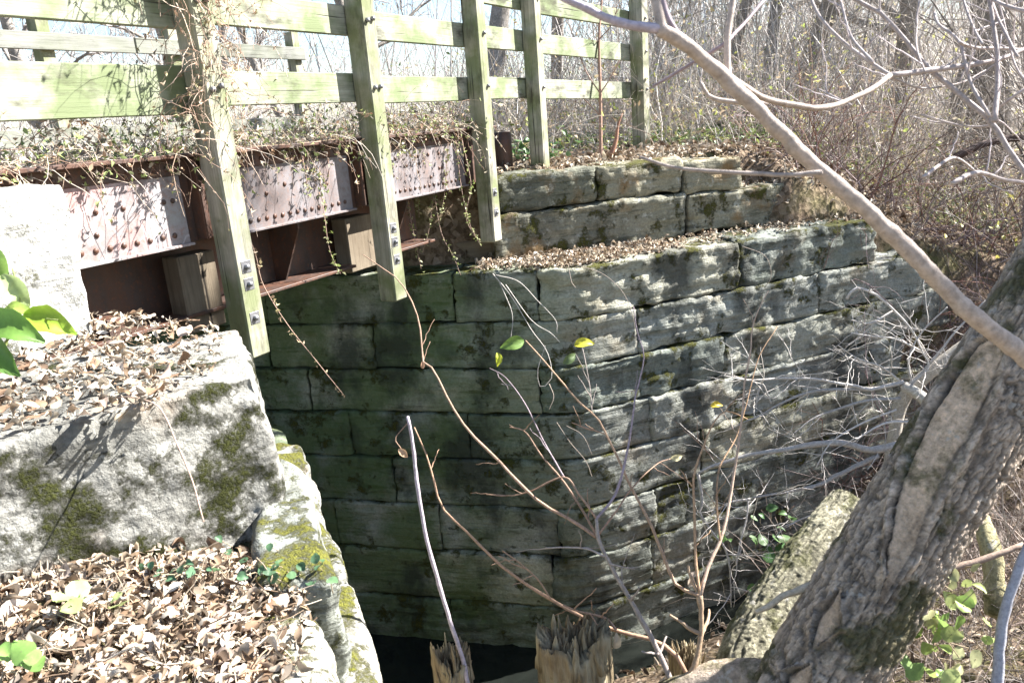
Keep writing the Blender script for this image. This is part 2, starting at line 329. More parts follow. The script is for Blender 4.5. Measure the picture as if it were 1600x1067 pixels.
def rot_mat():
    N = NT('rotten_wood'); p = N.pos(); g = N.noise(N.map(p, (34, 34, 5)), 1., 6, .6, .5); b = N.noise(p, 7, 5)
    c = N.ramp(g, (.25, (.06, .045, .03)), (.5, (.30, .245, .155)), (.78, (.50, .44, .31))); c = N.mix(N.ramp(b, (.45, 0.), (.7, .6)), c, (.20, .13, .07))
    return N.out(c, .9, N.bump(g, 1., .03), .1)
M_ROT = rot_mat()
def ground_mat():
    N = NT('leaf_litter_soil'); p = N.pos(); n = N.noise(p, 1.2, 6, .6); f = N.noise(p, 26, 6, .7); v = N.n('ShaderNodeTexVoronoi'); N.put(v.inputs[0], p); v.inputs['Scale'].default_value = 16
    c = N.ramp(f, (.28, (.03, .022, .014)), (.5, (.15, .105, .07)), (.72, (.33, .25, .18))); c = N.mix(.45, c, N.ramp(v.outputs['Color'], (.2, (.06, .045, .03)), (.6, (.24, .18, .125)), (.9, (.40, .32, .25))))
    c = N.mix(N.ramp(n, (.48, 0.), (.66, .55)), c, (.10, .12, .035))
    return N.out(c, .95, N.bump(N.math('ADD', f, v.outputs['Distance']), .8, .03), .1)
M_GROUND = ground_mat()
def water_mat():
    N = NT('dark_water'); p = N.pos(); return N.out((.012, .014, .012), .08, N.bump(N.noise(p, 9, 3), .15, .01), .5)
M_WATER = water_mat()

# ------------------------------------------------------------------ layout
BH = 29.0; BD = hd(BH); BO = hd(BH+90)                  # bridge direction, and outwards from the girder towards the camera side
GP = P(704, 292, 6.6)                                   # a point on the girder's outer face
WC = PZ(880, 425, -1.30); LH, RH = -76.0, 67.0          # corner of the far abutment; headings of its two faces
LD, RD = hd(LH), hd(RH); LB, RB = hd(LH+90), hd(RH-90)  # along the faces; backwards into the masonry
T0 = P(768, 386, 7.15); T0[2] = -1.30; TH2 = 72.0; TD = hd(TH2); TB = hd(TH2-90)
CZ = [-1.28, -1.74, -2.17, -2.60, -3.05, -3.53, -4.02, -4.55, -5.25]
def wall_b(x, y):
    dx, dy = x-WC[0], y-WC[1]; return np.minimum(dx*LB[0]+dy*LB[1], dx*RB[0]+dy*RB[1])
def ground_z(x, y, rough=True):
    x, y = np.asarray(x, float), np.asarray(y, float); b = wall_b(x, y); dx, dy = x-WC[0], y-WC[1]
    q = dx*BO[0]+dy*BO[1]; s = dx*RD[0]+dy*RD[1]
    up = np.interp(q, [-9, -5, .9, 1.25, 1.84, 2.36, 2.75, 4, 8, 40], [-2.2, -.5, -.52, -.66, -1.02, -1.40, -1.80, -2.25, -2.5, -2.8])
    bt = (x-T0[0])*TB[0]+(y-T0[1])*TB[1]; ut = (x-T0[0])*TD[0]+(y-T0[1])*TD[1]
    seat = sstep(.45, .15, bt)*sstep(3.3, 2.9, ut); up = up*(1-seat)+(-1.36)*seat
    t = -b
    bank = np.interp(t, [0, .5, 1.5, 3, 5, 6.3, 9], [-5.15, -5.1, -4.5, -3.5, -2.3, -1.68, -1.6])
    chan = np.interp(t, [0, 3.3, 4.2, 4.6, 9], [-5.2, -5.2, -5.2, -1.75, -1.5]); wx = sstep(-.7, .9, x)
    fr = chan*(1-wx)+bank*wx; fr = np.maximum(fr, np.interp(s, [1.2, 2.6, 4.2, 7, 30], [-5.3, -4.75, -3.7, -2.3, -2.5]))
    k = sstep(.12, .42, b); z = fr*(1-k)+up*k
    if rough:
        p = np.stack([x, y, x*0], -1); far = np.clip(np.hypot(x, y)/12, 1, 4)
        z = z+.07*fbm(p*1.1, 4, 3)*far+.02*fbm(p*7, 3, 8)
    return z

# ------------------------------------------------------------------ ground and water
def axis(a, b, n, far, m):
    e = np.geomspace(.3, far, m); return np.r_[a-e[::-1], np.linspace(a, b, n), b+e]
gx = axis(-7, 11, 200, 500, 22); gy = axis(-2, 15, 190, 500, 22); GX, GY = np.meshgrid(gx, gy, indexing='ij')
gz = ground_z(GX, GY); gi = np.arange(GX.size).reshape(GX.shape)
mesh_obj('ground', np.stack([GX, GY, gz], -1), np.stack([gi[:-1, :-1], gi[1:, :-1], gi[1:, 1:], gi[:-1, 1:]], -1).reshape(-1, 4), M_GROUND, center=False)['kind'] = 'structure'
wq = [WC+LD*9-LB*.0, WC+RD*2.5, WC+RD*2.5-RB*3, WC+LD*9-LB*4.4]
mesh_obj('water', [V(q[0], q[1], -5.03) for q in wq], [[3, 2, 1, 0]], M_WATER)['kind'] = 'structure'

# ------------------------------------------------------------------ far abutment
fa = empty('stone_abutment', (WC[0], WC[1]+.3, -5.2), 'far bridge abutment of green and blackened limestone courses with stepped wing wall', 'abutment')
def sL(px, z): q = (np.array([WC[0], WC[1], z])); v = PP(px, 533, q, LH); return float((v-q)@LD)
def s_at(px, z, h, dr):
    best = None
    for py in np.linspace(250, 1060, 160):
        q = PP(px, py, WC, h)
        if best is None or abs(q[2]-z) < best[0]: best = (abs(q[2]-z), float((q-WC)@dr))
    return best[1]
lj = {0: [845, 713, 418], 1: [588], 2: [850, 490], 3: [740, 555], 4: [625, 490], 5: [880, 698], 6: [872, 530], 7: [720]}
rj = {0: [1155, 1371], 1: [995, 1276, 1440], 2: [1127, 1480], 3: [1010, 1400], 4: [1085, 1450], 5: [1013, 1340, 1480], 6: [1005, 1400], 7: [1200, 1420]}
# the face turns gently from one heading to the other: a curve s -> plan position
_ss = np.linspace(-9, 12, 2101); _hh = np.radians(np.interp(_ss, [-.22, .30], [LH+180, RH])); _ds = _ss[1]-_ss[0]
_cx = np.r_[0, np.cumsum(np.sin((_hh[1:]+_hh[:-1])/2)*_ds)]; _cy = np.r_[0, np.cumsum(np.cos((_hh[1:]+_hh[:-1])/2)*_ds)]
_q = WC+RD*6; _cx += _q[0]-np.interp(6, _ss, _cx); _cy += _q[1]-np.interp(6, _ss, _cy)
_e = V(_cx[0], _cy[0], 0)-WC; _off = -float(_e@LB); _cx += LB[0]*_off*.5; _cy += LB[1]*_off*.5
def wall_warp(w):
    s_ = w[:, 0]; h = np.interp(s_, _ss, _hh)-math.pi/2
    return np.stack([np.interp(s_, _ss, _cx)+np.sin(h)*w[:, 1], np.interp(s_, _ss, _cy)+np.cos(h)*w[:, 1], w[:, 2]], -1)
k = 0
for c in range(8):
    z0, z1 = CZ[c+1], CZ[c]; zm = (z0+z1)/2; bat = .026*c
    ls = [s_at(x, zm, LH, LD) for x in lj[c]]; ls = [-s for s in ls if s > .03]; rs = [s_at(x, zm, RH, RD) for x in rj[c]]; rs = [s for s in rs if s > .3]
    ed = sorted([ls[-1]-3.6, ls[-1]-2.3, ls[-1]-1.1]+ls+rs)
    jz = [random.uniform(-.012, .012) for _ in ed]
    for i in range(len(ed)-1):
        k += 1; a, b = ed[i], ed[i+1]; mid = (a+b)/2; push = bat+random.uniform(-.012, .018); right = mid > .15
        g = .003; o = V(a+g, -push, z0+g); r_ = .015 if right else .011
        rock('stone', hexa(o, V(b-a-2*g, 0, 0), V(0, .55, 0), V(0, 0, z1-z0-2*g)), M_WALL, fa, res=.028, rnd=r_, amp=(.034 if c < 4 else .028) if right else .020, lam=.014 if right else .010, seed=k, freq=4.6 if right else 3.2, warp=wall_warp)
# base rubble ledge
# upper tiers (backwall of the bridge seat and its stepped return)
def t_at(px, py): return float((PP(px, py, T0, TH2)-T0)@TD)
def tier(x0, x1, y, z0, z1, seed, mat=M_TIER, push=0., thick=.6, rise=0.):
    s0, s1 = (t_at(x0, y), t_at(x1, y)); o = V(T0[0], T0[1], z0+.005)-TB*push
    a = o+TD*(s0+.005); ex = TD*(s1-s0-.01); h = z1-z0-.01
    cs = hexa(a, ex, TB*thick, V(0, 0, h)); 
    cs[5] = cs[5]+V(0, 0, rise); cs[6] = cs[6]+V(0, 0, rise)
    rock('stone', cs, mat, fa, res=.025, rnd=.03, amp=.034, lam=.011, seed=seed, freq=2.8)
tier(769, 932, 300, -.84, -.50, 201); tier(932, 1068, 300, -.84, -.50, 202, push=.02); tier(1068, 1157, 290, -.86, -.54, 203, push=.03)
tier(769, 1070, 360, -1.30, -.84, 204, push=.04); tier(1070, 1268, 340, -1.27, -.86, 206, push=.06)

# ------------------------------------------------------------------ near abutment
ZA, ZB, ZC = -.78, -1.27, -1.72
na = empty('stone_abutment', PZ(200, 900, ZB), 'near stepped abutment of sunlit pale limestone blocks strewn with dry leaves', 'abutment')
A_FL, A_FR, A_BR = PZ(0, 692, ZA), PZ(397, 583, ZA), PZ(378, 507, ZA)
ad = unit(A_FR-A_FL); A_FL2 = A_FL-ad*1.0; A_BL2 = A_FL2+(A_BR-A_FR)+hd(-40)*.35; dn = V(0, 0, ZB-.1-ZA)
lean = hd(110)*.07
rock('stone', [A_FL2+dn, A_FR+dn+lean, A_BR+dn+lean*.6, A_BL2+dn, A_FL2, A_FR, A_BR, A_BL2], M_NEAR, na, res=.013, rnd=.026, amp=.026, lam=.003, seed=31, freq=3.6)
# pale block standing on it
wr = PP(150, 492, GP+BO*.42, BH); wd = BD; wb = -BO
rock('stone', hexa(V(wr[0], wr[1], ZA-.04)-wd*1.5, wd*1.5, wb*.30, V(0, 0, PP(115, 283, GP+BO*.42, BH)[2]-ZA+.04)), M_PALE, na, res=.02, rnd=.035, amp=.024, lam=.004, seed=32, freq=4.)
# lower course: slabs of the terrace, its mossy edge and the footing beneath
def slab(pts, z, h, mat, seed, lean=.0, res=.016, rnd=.05, amp=.03):
    t = [PZ(x, y, z) for x, y in pts]; cen = sum(t)/4; b = [q+V(0, 0, -h)+unit(q-cen)*V(1, 1, 0)*lean for q in t]
    rock('stone', [b[0], b[1], b[2], b[3], t[0], t[1], t[2], t[3]], mat, na, res=res, rnd=rnd, amp=amp, lam=.006, seed=seed, freq=3.5)
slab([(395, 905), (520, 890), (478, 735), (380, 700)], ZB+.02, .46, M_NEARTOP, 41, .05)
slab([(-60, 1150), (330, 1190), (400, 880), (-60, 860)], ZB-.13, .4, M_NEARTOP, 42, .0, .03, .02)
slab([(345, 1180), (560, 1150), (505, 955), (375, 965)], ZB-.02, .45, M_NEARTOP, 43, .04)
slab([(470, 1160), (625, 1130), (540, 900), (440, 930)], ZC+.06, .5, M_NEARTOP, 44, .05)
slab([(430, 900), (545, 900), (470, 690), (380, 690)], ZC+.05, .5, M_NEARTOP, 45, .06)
nf = PZ(600, 1040, ZC); nb_ = PZ(480, 740, ZC); fd = unit((nb_-nf)*V(1, 1, 0))
for i in range(7):                                            # courses of the creek face below
    z1 = ZC-.42-.46*i+.46*1; z0 = z1-.455
    for j, (s0, s1) in enumerate(((-.9, -.15), (-.15, .65), (.65, 1.5), (1.5, 2.4))):
        sh = .2*(i % 2); o = nf+fd*(s0+sh); o = V(o[0], o[1], z0-.02)-hd(118)*.04
        L = (s1-s0)-.012; rock('stone', hexa(o+fd*L, -fd*L, -hd(118)*.5, V(0, 0, .44)), M_FAR, na, res=.06, rnd=.03, amp=.02, seed=60+i*4+j)

# ------------------------------------------------------------------ bridge: girder
def B(s, o, z): return V(GP[0], GP[1], 0)+BD*s+BO*o+V(0, 0, z)
def bs(px, py, o): q = PP(px, py, GP+BO*o, BH); return float((q-GP)@BD)
ZT, ZBt = -.075, -.535; EZ = V(0, 0, 1)
ps = [bs(362, 400, .12), bs(596, 350, .12), bs(757, 300, .12), bs(833, 150, .12)]
br = empty('girder_bridge', B(-1.5, -2.2, -.95), 'riveted rusty steel plate girder bridge overgrown with dry vines', 'bridge')
SA, SB = -4.6, .72
beam('web', B(SA, -.012, (ZT+ZBt)/2), B(SB, -.012, (ZT+ZBt)/2), .014, ZT-ZBt, M_RUST, br, EZ, .002)
beam('top_flange', B(SA, .0, ZT+.010), B(SB, .0, ZT+.010), .20, .022, M_RUST, br, EZ, .003)
beam('top_angle', B(SA, .014, ZT-.045), B(SB, .014, ZT-.045), .012, .088, M_RUST, br, EZ, .002)
cuts = [(SA, ps[0]-.17, M_STEELP), (ps[0]+.03, ps[1]-.16, M_STEEL), (ps[1]+.03, ps[2]-.13, M_STEEL)]
rvb = bmesh.new(); bmesh.ops.create_uvsphere(rvb, u_segments=8, v_segments=5, radius=.5)
for v in rvb.verts: v.co.y *= .62
rvm = bpy.data.meshes.new('rivet'); rvb.to_mesh(rvm); rvb.free(); rvm.materials.append(M_RUST)
for p in rvm.polygons: p.use_smooth = True
def rivet(par, s, o, z, d=.032):
    r = bpy.data.objects.new('rivet', rvm); COL.objects.link(r); r.scale = (d, d, d); r.rotation_euler = (0, 0, -math.radians(BH+90-90)-math.pi/2); r.location = Vector(B(s, o, z)); adopt(r, par)
for i, (a, b, m) in enumerate(cuts):
    pl = beam('cover_plate', B(a, .006, (ZT-.09+ZBt)/2), B(b, .006, (ZT-.09+ZBt)/2), .012, ZT-.09-ZBt, m, br, EZ, .002)
    beam('bottom_angle', B(a, .012, ZBt-.004), B(b, .012, ZBt-.004), .07, .014, m, br, EZ, .002)
    x = max(a, -3.75)+.05; dj = .078 if i == 0 else .068
    while x < b-.03:
        rivet(pl, x, .013, ZBt+.055+random.uniform(-.002, .002)); rivet(br, x+.02, .021, ZT-.05, .03); x += dj
    for q in range(5 if i < 2 else 26):
        rivet(pl, random.uniform(max(a, -3.4)+.08, b-.06), .013, random.choice([ZBt+.13, ZBt+.2, ZT-.16, ZT-.22]) if i < 2 else ZBt+.12+.06*(q % 5), .03)
for s_ in (ps[0]-.10, ps[1]-.10, ps[2]-.09):
    beam('stiffener', B(s_, .035, ZBt+.01), B(s_, .035, ZT-.01), .08, .014, M_RUST, br, BD, .002)
# recessed lower beam with its flange and gussets
zl = -.955
beam('lower_web', B(SA, -.30, (ZBt+zl)/2), B(-.15, -.30, (ZBt+zl)/2), .016, ZBt-zl, M_RUST, br, EZ, .002)
beam('lower_flange', B(SA, -.17, zl), B(bs(548, 422, -.1), -.17, zl), .26, .02, M_RUST, br, EZ, .003)
beam('lower_flange', B(bs(612, 405, -.1), -.17, zl+.01), B(bs(672, 385, -.1), -.17, zl+.01), .26, .02, M_RUST, br, EZ, .003)
for px, py in ((470, 362), (640, 330)):
    sg = bs(px, py, 0); prism('gusset', [B(sg, -.02, ZBt-.012), B(sg, -.29, ZBt-.012), B(sg, -.29, zl+.012), B(sg, -.20, zl+.012), B(sg, -.02, ZBt-.06)], BD*.014, M_RUST, br)
    beam('gusset_angle', B(sg-.05, -.05, ZBt-.018), B(sg+.06, -.05, ZBt-.018), .10, .012, M_RUST, br, EZ, .002)
beam('bearing_plate', B(bs(178, 470, -.1), -.16, zl+.06), B(bs(150, 470, -.1), -.16, zl+.06), .22, .10, M_RUST, br, EZ, .003)
beam('deck', B(SA, -2.25, -.14), B(SB+.3, -2.25, -.14), 4.3, .12, M_BLOCK, br, EZ, .004)
beam('far_web', B(SA, -4.42, (ZT+ZBt)/2-.2), B(SB, -4.42, (ZT+ZBt)/2-.2), .016, .85, M_RUST, br, EZ, .002)
# timbers packed under it
def packing(px, py0, py1, o, w, label, up=False):
    s_ = bs(px, py0, o); z1 = PP(px, py0, GP+BO*o, BH)[2]; z0 = PP(px, py1, GP+BO*o, BH)[2]
    t = beam('packing_timber', B(s_, o, z0), B(s_, o, z1), w, .14, M_BLOCK, None, BO, .008); return tag(t, label, 'timber', 'timbers under the girder')
packing(293, 396, 520, -.13, .26, 'upright grey packing timber with a dark knot beside the first post')
packing(548, 338, 424, -.17, .30, 'short split packing timber under the girder behind the second post')
q0, q1 = PZ(612, 418, -1.30), PZ(783, 404, -1.30)
sill = beam('sill_timber', q0+V(0, 0, .10), q1+V(0, 0, .10), .22, .21, M_BLOCK, None, EZ, .012); tag(sill, 'dark heavy sill timber lying on the far bridge seat', 'timber', 'timbers under the girder')

# ------------------------------------------------------------------ railings
def bolt(par, c, n, d=.034, plate=0.):
    n = unit(np.asarray(n, float)); t = Tubes(); a = c
    t.add(np.array([a-n*.004, a+n*.004, a+n*.018, a+n*.022]), [d*.5, d*.5, d*.48, d*.30], 6, (1, 1, 1))
    w = t.build('bolt', M_GALV, par)
    if plate: pp = beam('washer_plate', a-EZ*plate*.5, a+EZ*plate*.5, plate, .006, M_GALV, par, n, .001)
rl = empty('bridge_railing', B(ps[1], .12, -1.2), 'mossy green timber railing bolted along the near girder', 'railing')
OB, OP = .052, .152                                     # centre lines of boards and posts outwards from the girder
PW = .148
p5 = P(1003, 242, 9.6); p5g = ground_z(p5[0], p5[1]); p4 = B(ps[3], OP, 0)
posts = []
for i, s_ in enumerate(ps[:3]):
    zb = [-1.235, -1.235, -1.06][i]; p = beam('post', B(s_, OP, zb), B(s_, OP, 1.34), PW, PW, M_POST, rl, BO, .01); posts.append(p)
g4 = ground_z(p4[0], p4[1]); posts.append(beam('post', V(p4[0], p4[1], -.75), V(p4[0], p4[1], 1.34), PW, PW, M_POST, rl, BO, .01))
d45 = unit((p5-p4)*V(1, 1, 0)); n45 = np.cross(d45, EZ)
posts.append(beam('post', V(p5[0], p5[1], p5g-.3), V(p5[0], p5[1], 1.34), PW+.03, PW+.02, M_POST, rl, n45, .01))
zr = [PP(650, 139, GP+BO*OB, BH)[2], PP(650, 47, GP+BO*OB, BH)[2]]; zr.append(zr[1]+(zr[1]-zr[0])*.86)
BHt = .19
print('RAILZ', zr, 'posts', ps)
ends = [-4.9, ps[0]-.02, ps[1]-.02, ps[2]-.02, ps[3]]
for j, z in enumerate(zr):
    for i in range(4):
        a, b = ends[i]+.008, ends[i+1]-.008; dz = (.0, .008, -.006, .0)[i]
        beam('rail_board', B(a, OB, z+dz), B(b, OB, z+dz), .042, BHt+(.06 if i == 0 else 0), M_BOARD, rl, EZ, .005)
    a = B(ps[3]+.01, OB, z-.01); e = V(p5[0], p5[1], 0)-n45*.11+d45*.05; beam('rail_board', a, V(e[0], e[1], z-.06), .042, BHt, M_BOARD, rl, EZ, .005)
    for i, s_ in enumerate(ps):
        for k in ((-.03, .03) if i < 2 else (0.02,)): bolt(posts[i], B(s_+k, OP+PW/2, z+random.uniform(-.01, .01)), BO)
    bolt(posts[4], V(p5[0], p5[1], z-.06)+n45*(PW/2+.01), n45)
for s_, zz in ((ps[0], (-.70, -.80, -1.0)), (ps[1], (-.70, -.80, -.93)), (ps[2], (-.62, -.80))):
    for z in zz: bolt(posts[ps.index(s_)], B(s_-.005, OP+PW/2, z), BO, .034, .07)
fr_ = empty('bridge_railing', B(ps[1], -4.5, -.3), 'grey weathered far side railing seen across the deck', 'railing')
of = -4.45
for j, z in enumerate((zr[0]-.11, zr[0]+.36, zr[0]+.83)):
    for a, b in ((-4.6, -2.0), (-1.98, .6), (.62, 3.4)): beam('rail_board', B(a, of, z), B(b, of, z), .042, .17, M_FARBOARD, fr_, EZ, .005)
for s_ in (-3.9, -2.0, -.4, 1.2, 3.3): beam('post', B(s_, of-.11, -.8), B(s_, of-.11, 1.4), PW, PW, M_POST, fr_, BO, .008)
# rusty pipe stub at the end of the girder
pp0 = P(785, 248, 7.75); t = Tubes()
t.add(np.array([pp0+EZ*z for z in (-.25, -.1, .1, .255, .26, .255, .05)]), [.105, .105, .105, .105, .098, .092, .09], 18, (1, 1, 1))
pipe = t.build('steel_pipe', M_RUST); tag(pipe, 'dark rusty pipe stub standing at the girder end among ivy', 'pipe')

# ------------------------------------------------------------------ tree leaning across the right
def trunk_mesh(name, pix, rad, mat, parent, nt=260, nph=110, ridge=.012, scar=False, seed=0, tint=1.0, ptsw=None):
    pts = np.array([P(*q) for q in pix]) if ptsw is None else np.array(ptsw); c = resample(pts, nt); t = unit(np.gradient(c, axis=0)); r = np.interp(np.linspace(0, 1, nt+1), np.linspace(0, 1, len(rad)), rad)
    n0 = unit(-c[nt//2]); a = unit(n0-t*(t@n0)[:, None]); b = np.cross(a, t); b = b*np.sign((b@CR).mean())   # a towards the viewer's side, b to the right
    ph = np.linspace(-math.pi, math.pi, nph, endpoint=False); PH = np.broadcast_to(ph, (nt+1, nph)); L = np.r_[0, np.cumsum(np.linalg.norm(np.diff(c, axis=0), axis=1))][:, None]+PH*0
    cyl = np.stack([np.cos(PH)*1.0, np.sin(PH)*1.0, L], -1)
    q = cyl*V(7.5, 7.5, 24.)+seed; q = q+.5*np.stack([fbm(cyl*4+9, 2, 1), fbm(cyl*4+3, 2, 2), fbm(cyl*4, 2, 3)], -1)
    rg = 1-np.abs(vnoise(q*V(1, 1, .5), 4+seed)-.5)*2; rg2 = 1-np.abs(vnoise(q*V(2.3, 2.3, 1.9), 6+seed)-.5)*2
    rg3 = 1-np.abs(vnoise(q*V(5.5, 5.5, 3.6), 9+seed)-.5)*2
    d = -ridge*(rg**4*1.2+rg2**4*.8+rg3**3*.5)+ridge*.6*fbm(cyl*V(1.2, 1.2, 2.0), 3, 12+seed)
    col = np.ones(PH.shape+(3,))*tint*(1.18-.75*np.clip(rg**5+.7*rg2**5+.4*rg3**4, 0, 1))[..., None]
    if scar:
        pos0 = c; y = 533.5-FPX*(pos0@CU)/(pos0@FW)
        def wound(y0, y1, cen, hw, depth):
            f0 = np.interp(y, *cen)[:, None]; w = np.interp(y, *hw)[:, None]; inn = ((y > y0) & (y < y1))[:, None]
            e = (PH-f0+.13*fbm(cyl*V(2, 2, 5), 3, 40)+.06*fbm(cyl*V(9, 9, 16), 3, 44))/np.maximum(w, 1e-3); e = np.where(inn & (w > .01), e, 9); return np.abs(e), e
        for args in ((555, 945, ([555, 760, 890, 935], [-.50, -.30, .18, .26]), ([555, 575, 640, 760, 860, 945], [0, .26, .40, .38, .22, 0]), .02), (935, 1030, ([935, 1030], [-.42, -.32]), ([935, 980, 1030], [0, .22, 0]), .015), (1035, 1110, ([1035, 1110], [-.2, -.2]), ([1035, 1070, 1110], [0, .25, .0]), .01)):
            ae, e = wound(*args); inside = sstep(1.0, .8, ae)
            d = d*(1-inside)-args[4]*inside*(.6+.4*(1-ae.clip(0, 1)))+.006*fbm(cyl*V(3, 3, 2), 3, 50)*inside
            lip = np.exp(-((ae-1.28)/.20)**2); d = d*(1-.6*lip)+.017*lip
            crack = np.exp(-((ae-.95)/(.08 if args[0] < 600 else .3))**2)*(.35+.65*(e < 0)); d = d-.014*crack
            sc_col = V(1.5, 1.38, 1.24)*(1+.4*fbm(cyl*V(9, 9, 1.4), 4, 61)+.3*fbm(cyl*V(2, 2, 5.), 3, 66))[..., None]
            col = col*(1-inside[..., None])+sc_col*inside[..., None]; col = col*(1-.75*crack[..., None]); col = col*(1+.3*lip[..., None])
    rr = r[:, None]+d
    v = c[:, None]+rr[..., None]*(np.cos(PH)[..., None]*a[:, None]+np.sin(PH)[..., None]*b[:, None])
    g = np.arange(v.shape[0]*nph).reshape(-1, nph); g2 = np.roll(g, -1, 1); f = np.stack([g[:-1], g[1:], g2[1:], g2[:-1]], -1).reshape(-1, 4)
    return mesh_obj(name, v, f, mat, parent, True, col.reshape(-1, 3))
base = P(1150, 1290, 2.5)
lt = empty('leaning_tree', V(base[0], base[1], ground_z(base[0], base[1])), 'leaning grey tree trunk with a long bare wound in its bark', 'tree')
g0 = V(base[0]-.12, base[1]+.05, float(ground_z(base[0], base[1]))-.25)
tp = [g0, P(1165, 1260, 2.5), P(1275, 1064, 2.5), P(1362, 920, 2.5), P(1448, 778, 2.5), P(1542, 628, 2.5), P(1650, 455, 2.5), P(1800, 190, 2.55), P(1930, -120, 2.7), P(2040, -500, 3.0)]
trunk_mesh('trunk', None, [.25, .21, .176, .169, .167, .167, .166, .16, .15, .13], M_BARK, lt, 900, 270, .0085, True, 0, 1.15, ptsw=tp)
t = Tubes()
def limb(T, pts, r0, r1, n=14, sides=8, tint=(1, 1, 1), wob=.0):
    c = resample(np.array(pts), n)
    if wob: c = c+wob*np.stack([fbm(c*6+k*7.7, 3, k) for k in range(3)], -1)
    T.add(c, np.linspace(r0, r1, n+1), sides, tint, .12)
for args in (([P(1930, -120, 2.7), P(2100, -420, 3.0), P(2200, -900, 3.4)], .10, .04, 14, 8), ([P(1800, 190, 2.55), P(1960, 60, 2.3), P(2200, -120, 2.2)], .07, .03, 14, 8), ([P(1240, 1075, 2.5), P(1140, 1062, 2.62), P(1030, 1100, 2.7), P(960, 1160, 2.75)], .075, .045, 16, 10, (1, 1, 1), .03)):
    t = Tubes(); limb(t, *args); t.build('root' if args[3] == 16 else 'limb', M_BARK, lt)
lg = [P(1160, 1060, 3.0), P(1190, 985, 3.1), P(1262, 878, 3.25), P(1326, 786, 3.4)]; lgb = lg[0]+(lg[0]-lg[1])*2.2
ml = trunk_mesh('mossy_log', None, [.15, .125, .12, .115, .09], M_BARKG, None, 260, 110, .007, False, 5, 1.1, ptsw=[lgb]+lg); tag(ml, 'broken mossy sunlit log leaning behind the wounded trunk', 'log')

# ------------------------------------------------------------------ stumps
def stump(px, py, d, rad, label, seed, squash=.75, lean=0.):
    top = P(px, py, d); gz0 = float(ground_z(top[0], top[1]))-.1; H = top[2]-gz0; nph, nt = 140, 60
    ph = np.linspace(0, 2*math.pi, nph, endpoint=False); tt = np.linspace(0, 1, nt)
    PH, TT = np.meshgrid(ph, tt); ridg = fbm(np.stack([np.cos(PH)*2.4, np.sin(PH)*2.4, TT*1.6], -1)+seed, 4, seed)
    cp = np.stack([np.cos(ph), np.sin(ph), ph*0], -1); jag = .13*(vnoise(cp*1.3+seed*3.3, seed+2)-.4)+.07*(vnoise(cp*3.1+seed, seed+3)-.5)+.03*(vnoise(cp*12+seed, seed+4)-.5)
    fine = fbm(np.stack([np.cos(PH)*11, np.sin(PH)*11, TT*2.5], -1)+seed, 3, seed+7)
    r = rad*(1+.24*ridg+.05*fine)*(1.12-.15*TT); z = gz0+TT*(H-.10)+ (TT**8)*jag[None]
    x = top[0]+lean*TT*.3+r*np.cos(PH); y = top[1]+r*squash*np.sin(PH); v = np.stack([x, y, z], -1).reshape(-1, 3)
    # hollow, splintered inside
    r2 = rad*.55*(1+.2*ridg[-1]); z2 = z[-1].mean()-.03-.05*rng.random(nph); v2 = np.stack([top[0]+lean*.3+r2*np.cos(ph), top[1]+r2*squash*np.sin(ph), z2], -1); v3 = np.array([[top[0], top[1], z2.mean()-.06]])
    g = np.arange(nt*nph).reshape(nt, nph); gA = nt*nph+np.arange(nph); F = [np.stack([g[:-1], np.roll(g, -1, 1)[:-1], np.roll(g, -1, 1)[1:], g[1:]], -1).reshape(-1, 4)]
    F.append(np.stack([g[-1], np.roll(g[-1], -1), np.roll(gA, -1), gA], -1)); F.append(np.stack([gA, np.roll(gA, -1), np.full(nph, nt*nph+nph), np.full(nph, nt*nph+nph)], -1))
    q = np.concatenate(F); tri = np.concatenate([q[:, [0, 1, 2]], q[:-nph][:, [0, 2, 3]]])
    so2 = tag(mesh_obj('rotten_stump', np.concatenate([v, v2, v3]), tri, M_ROT, None, True), label, 'stump', 'rotten stumps by the creek')
    T = Tubes(); gg = np.random.default_rng(seed)
    for _ in range(110):
        a = gg.uniform(0, 2*math.pi); rr_ = rad*gg.uniform(.35, 1.0); b0 = V(top[0]+lean*.3+rr_*math.cos(a), top[1]+rr_*squash*math.sin(a), z[-1].mean()-.12); hh = .095+gg.exponential(.018)
        b1 = b0+V(gg.normal(0, .012), gg.normal(0, .012), hh); T.add(np.array([b0, (b0*.6+b1*.4), (b0*.25+b1*.75)+gg.normal(0, .003, 3), b1]), rad*np.array([.11, .10, .07, .02])*gg.uniform(.5, 1.2), 5, (1, 1, 1), .4)
    T.build('splinters', M_ROT, so2)['kind'] = 'stuff'
stump(893, 962, 2.75, .135, 'thick splintered yellow-brown stump between the shrub stems', 3)
stump(700, 985, 2.75, .07, 'slim splintered stump the tall dry stalk leans on', 8, 1.)
stump(1030, 985, 3.0, .06, 'thin leaning splinter of rotten stump at the shrub roots', 12, .6, .35)

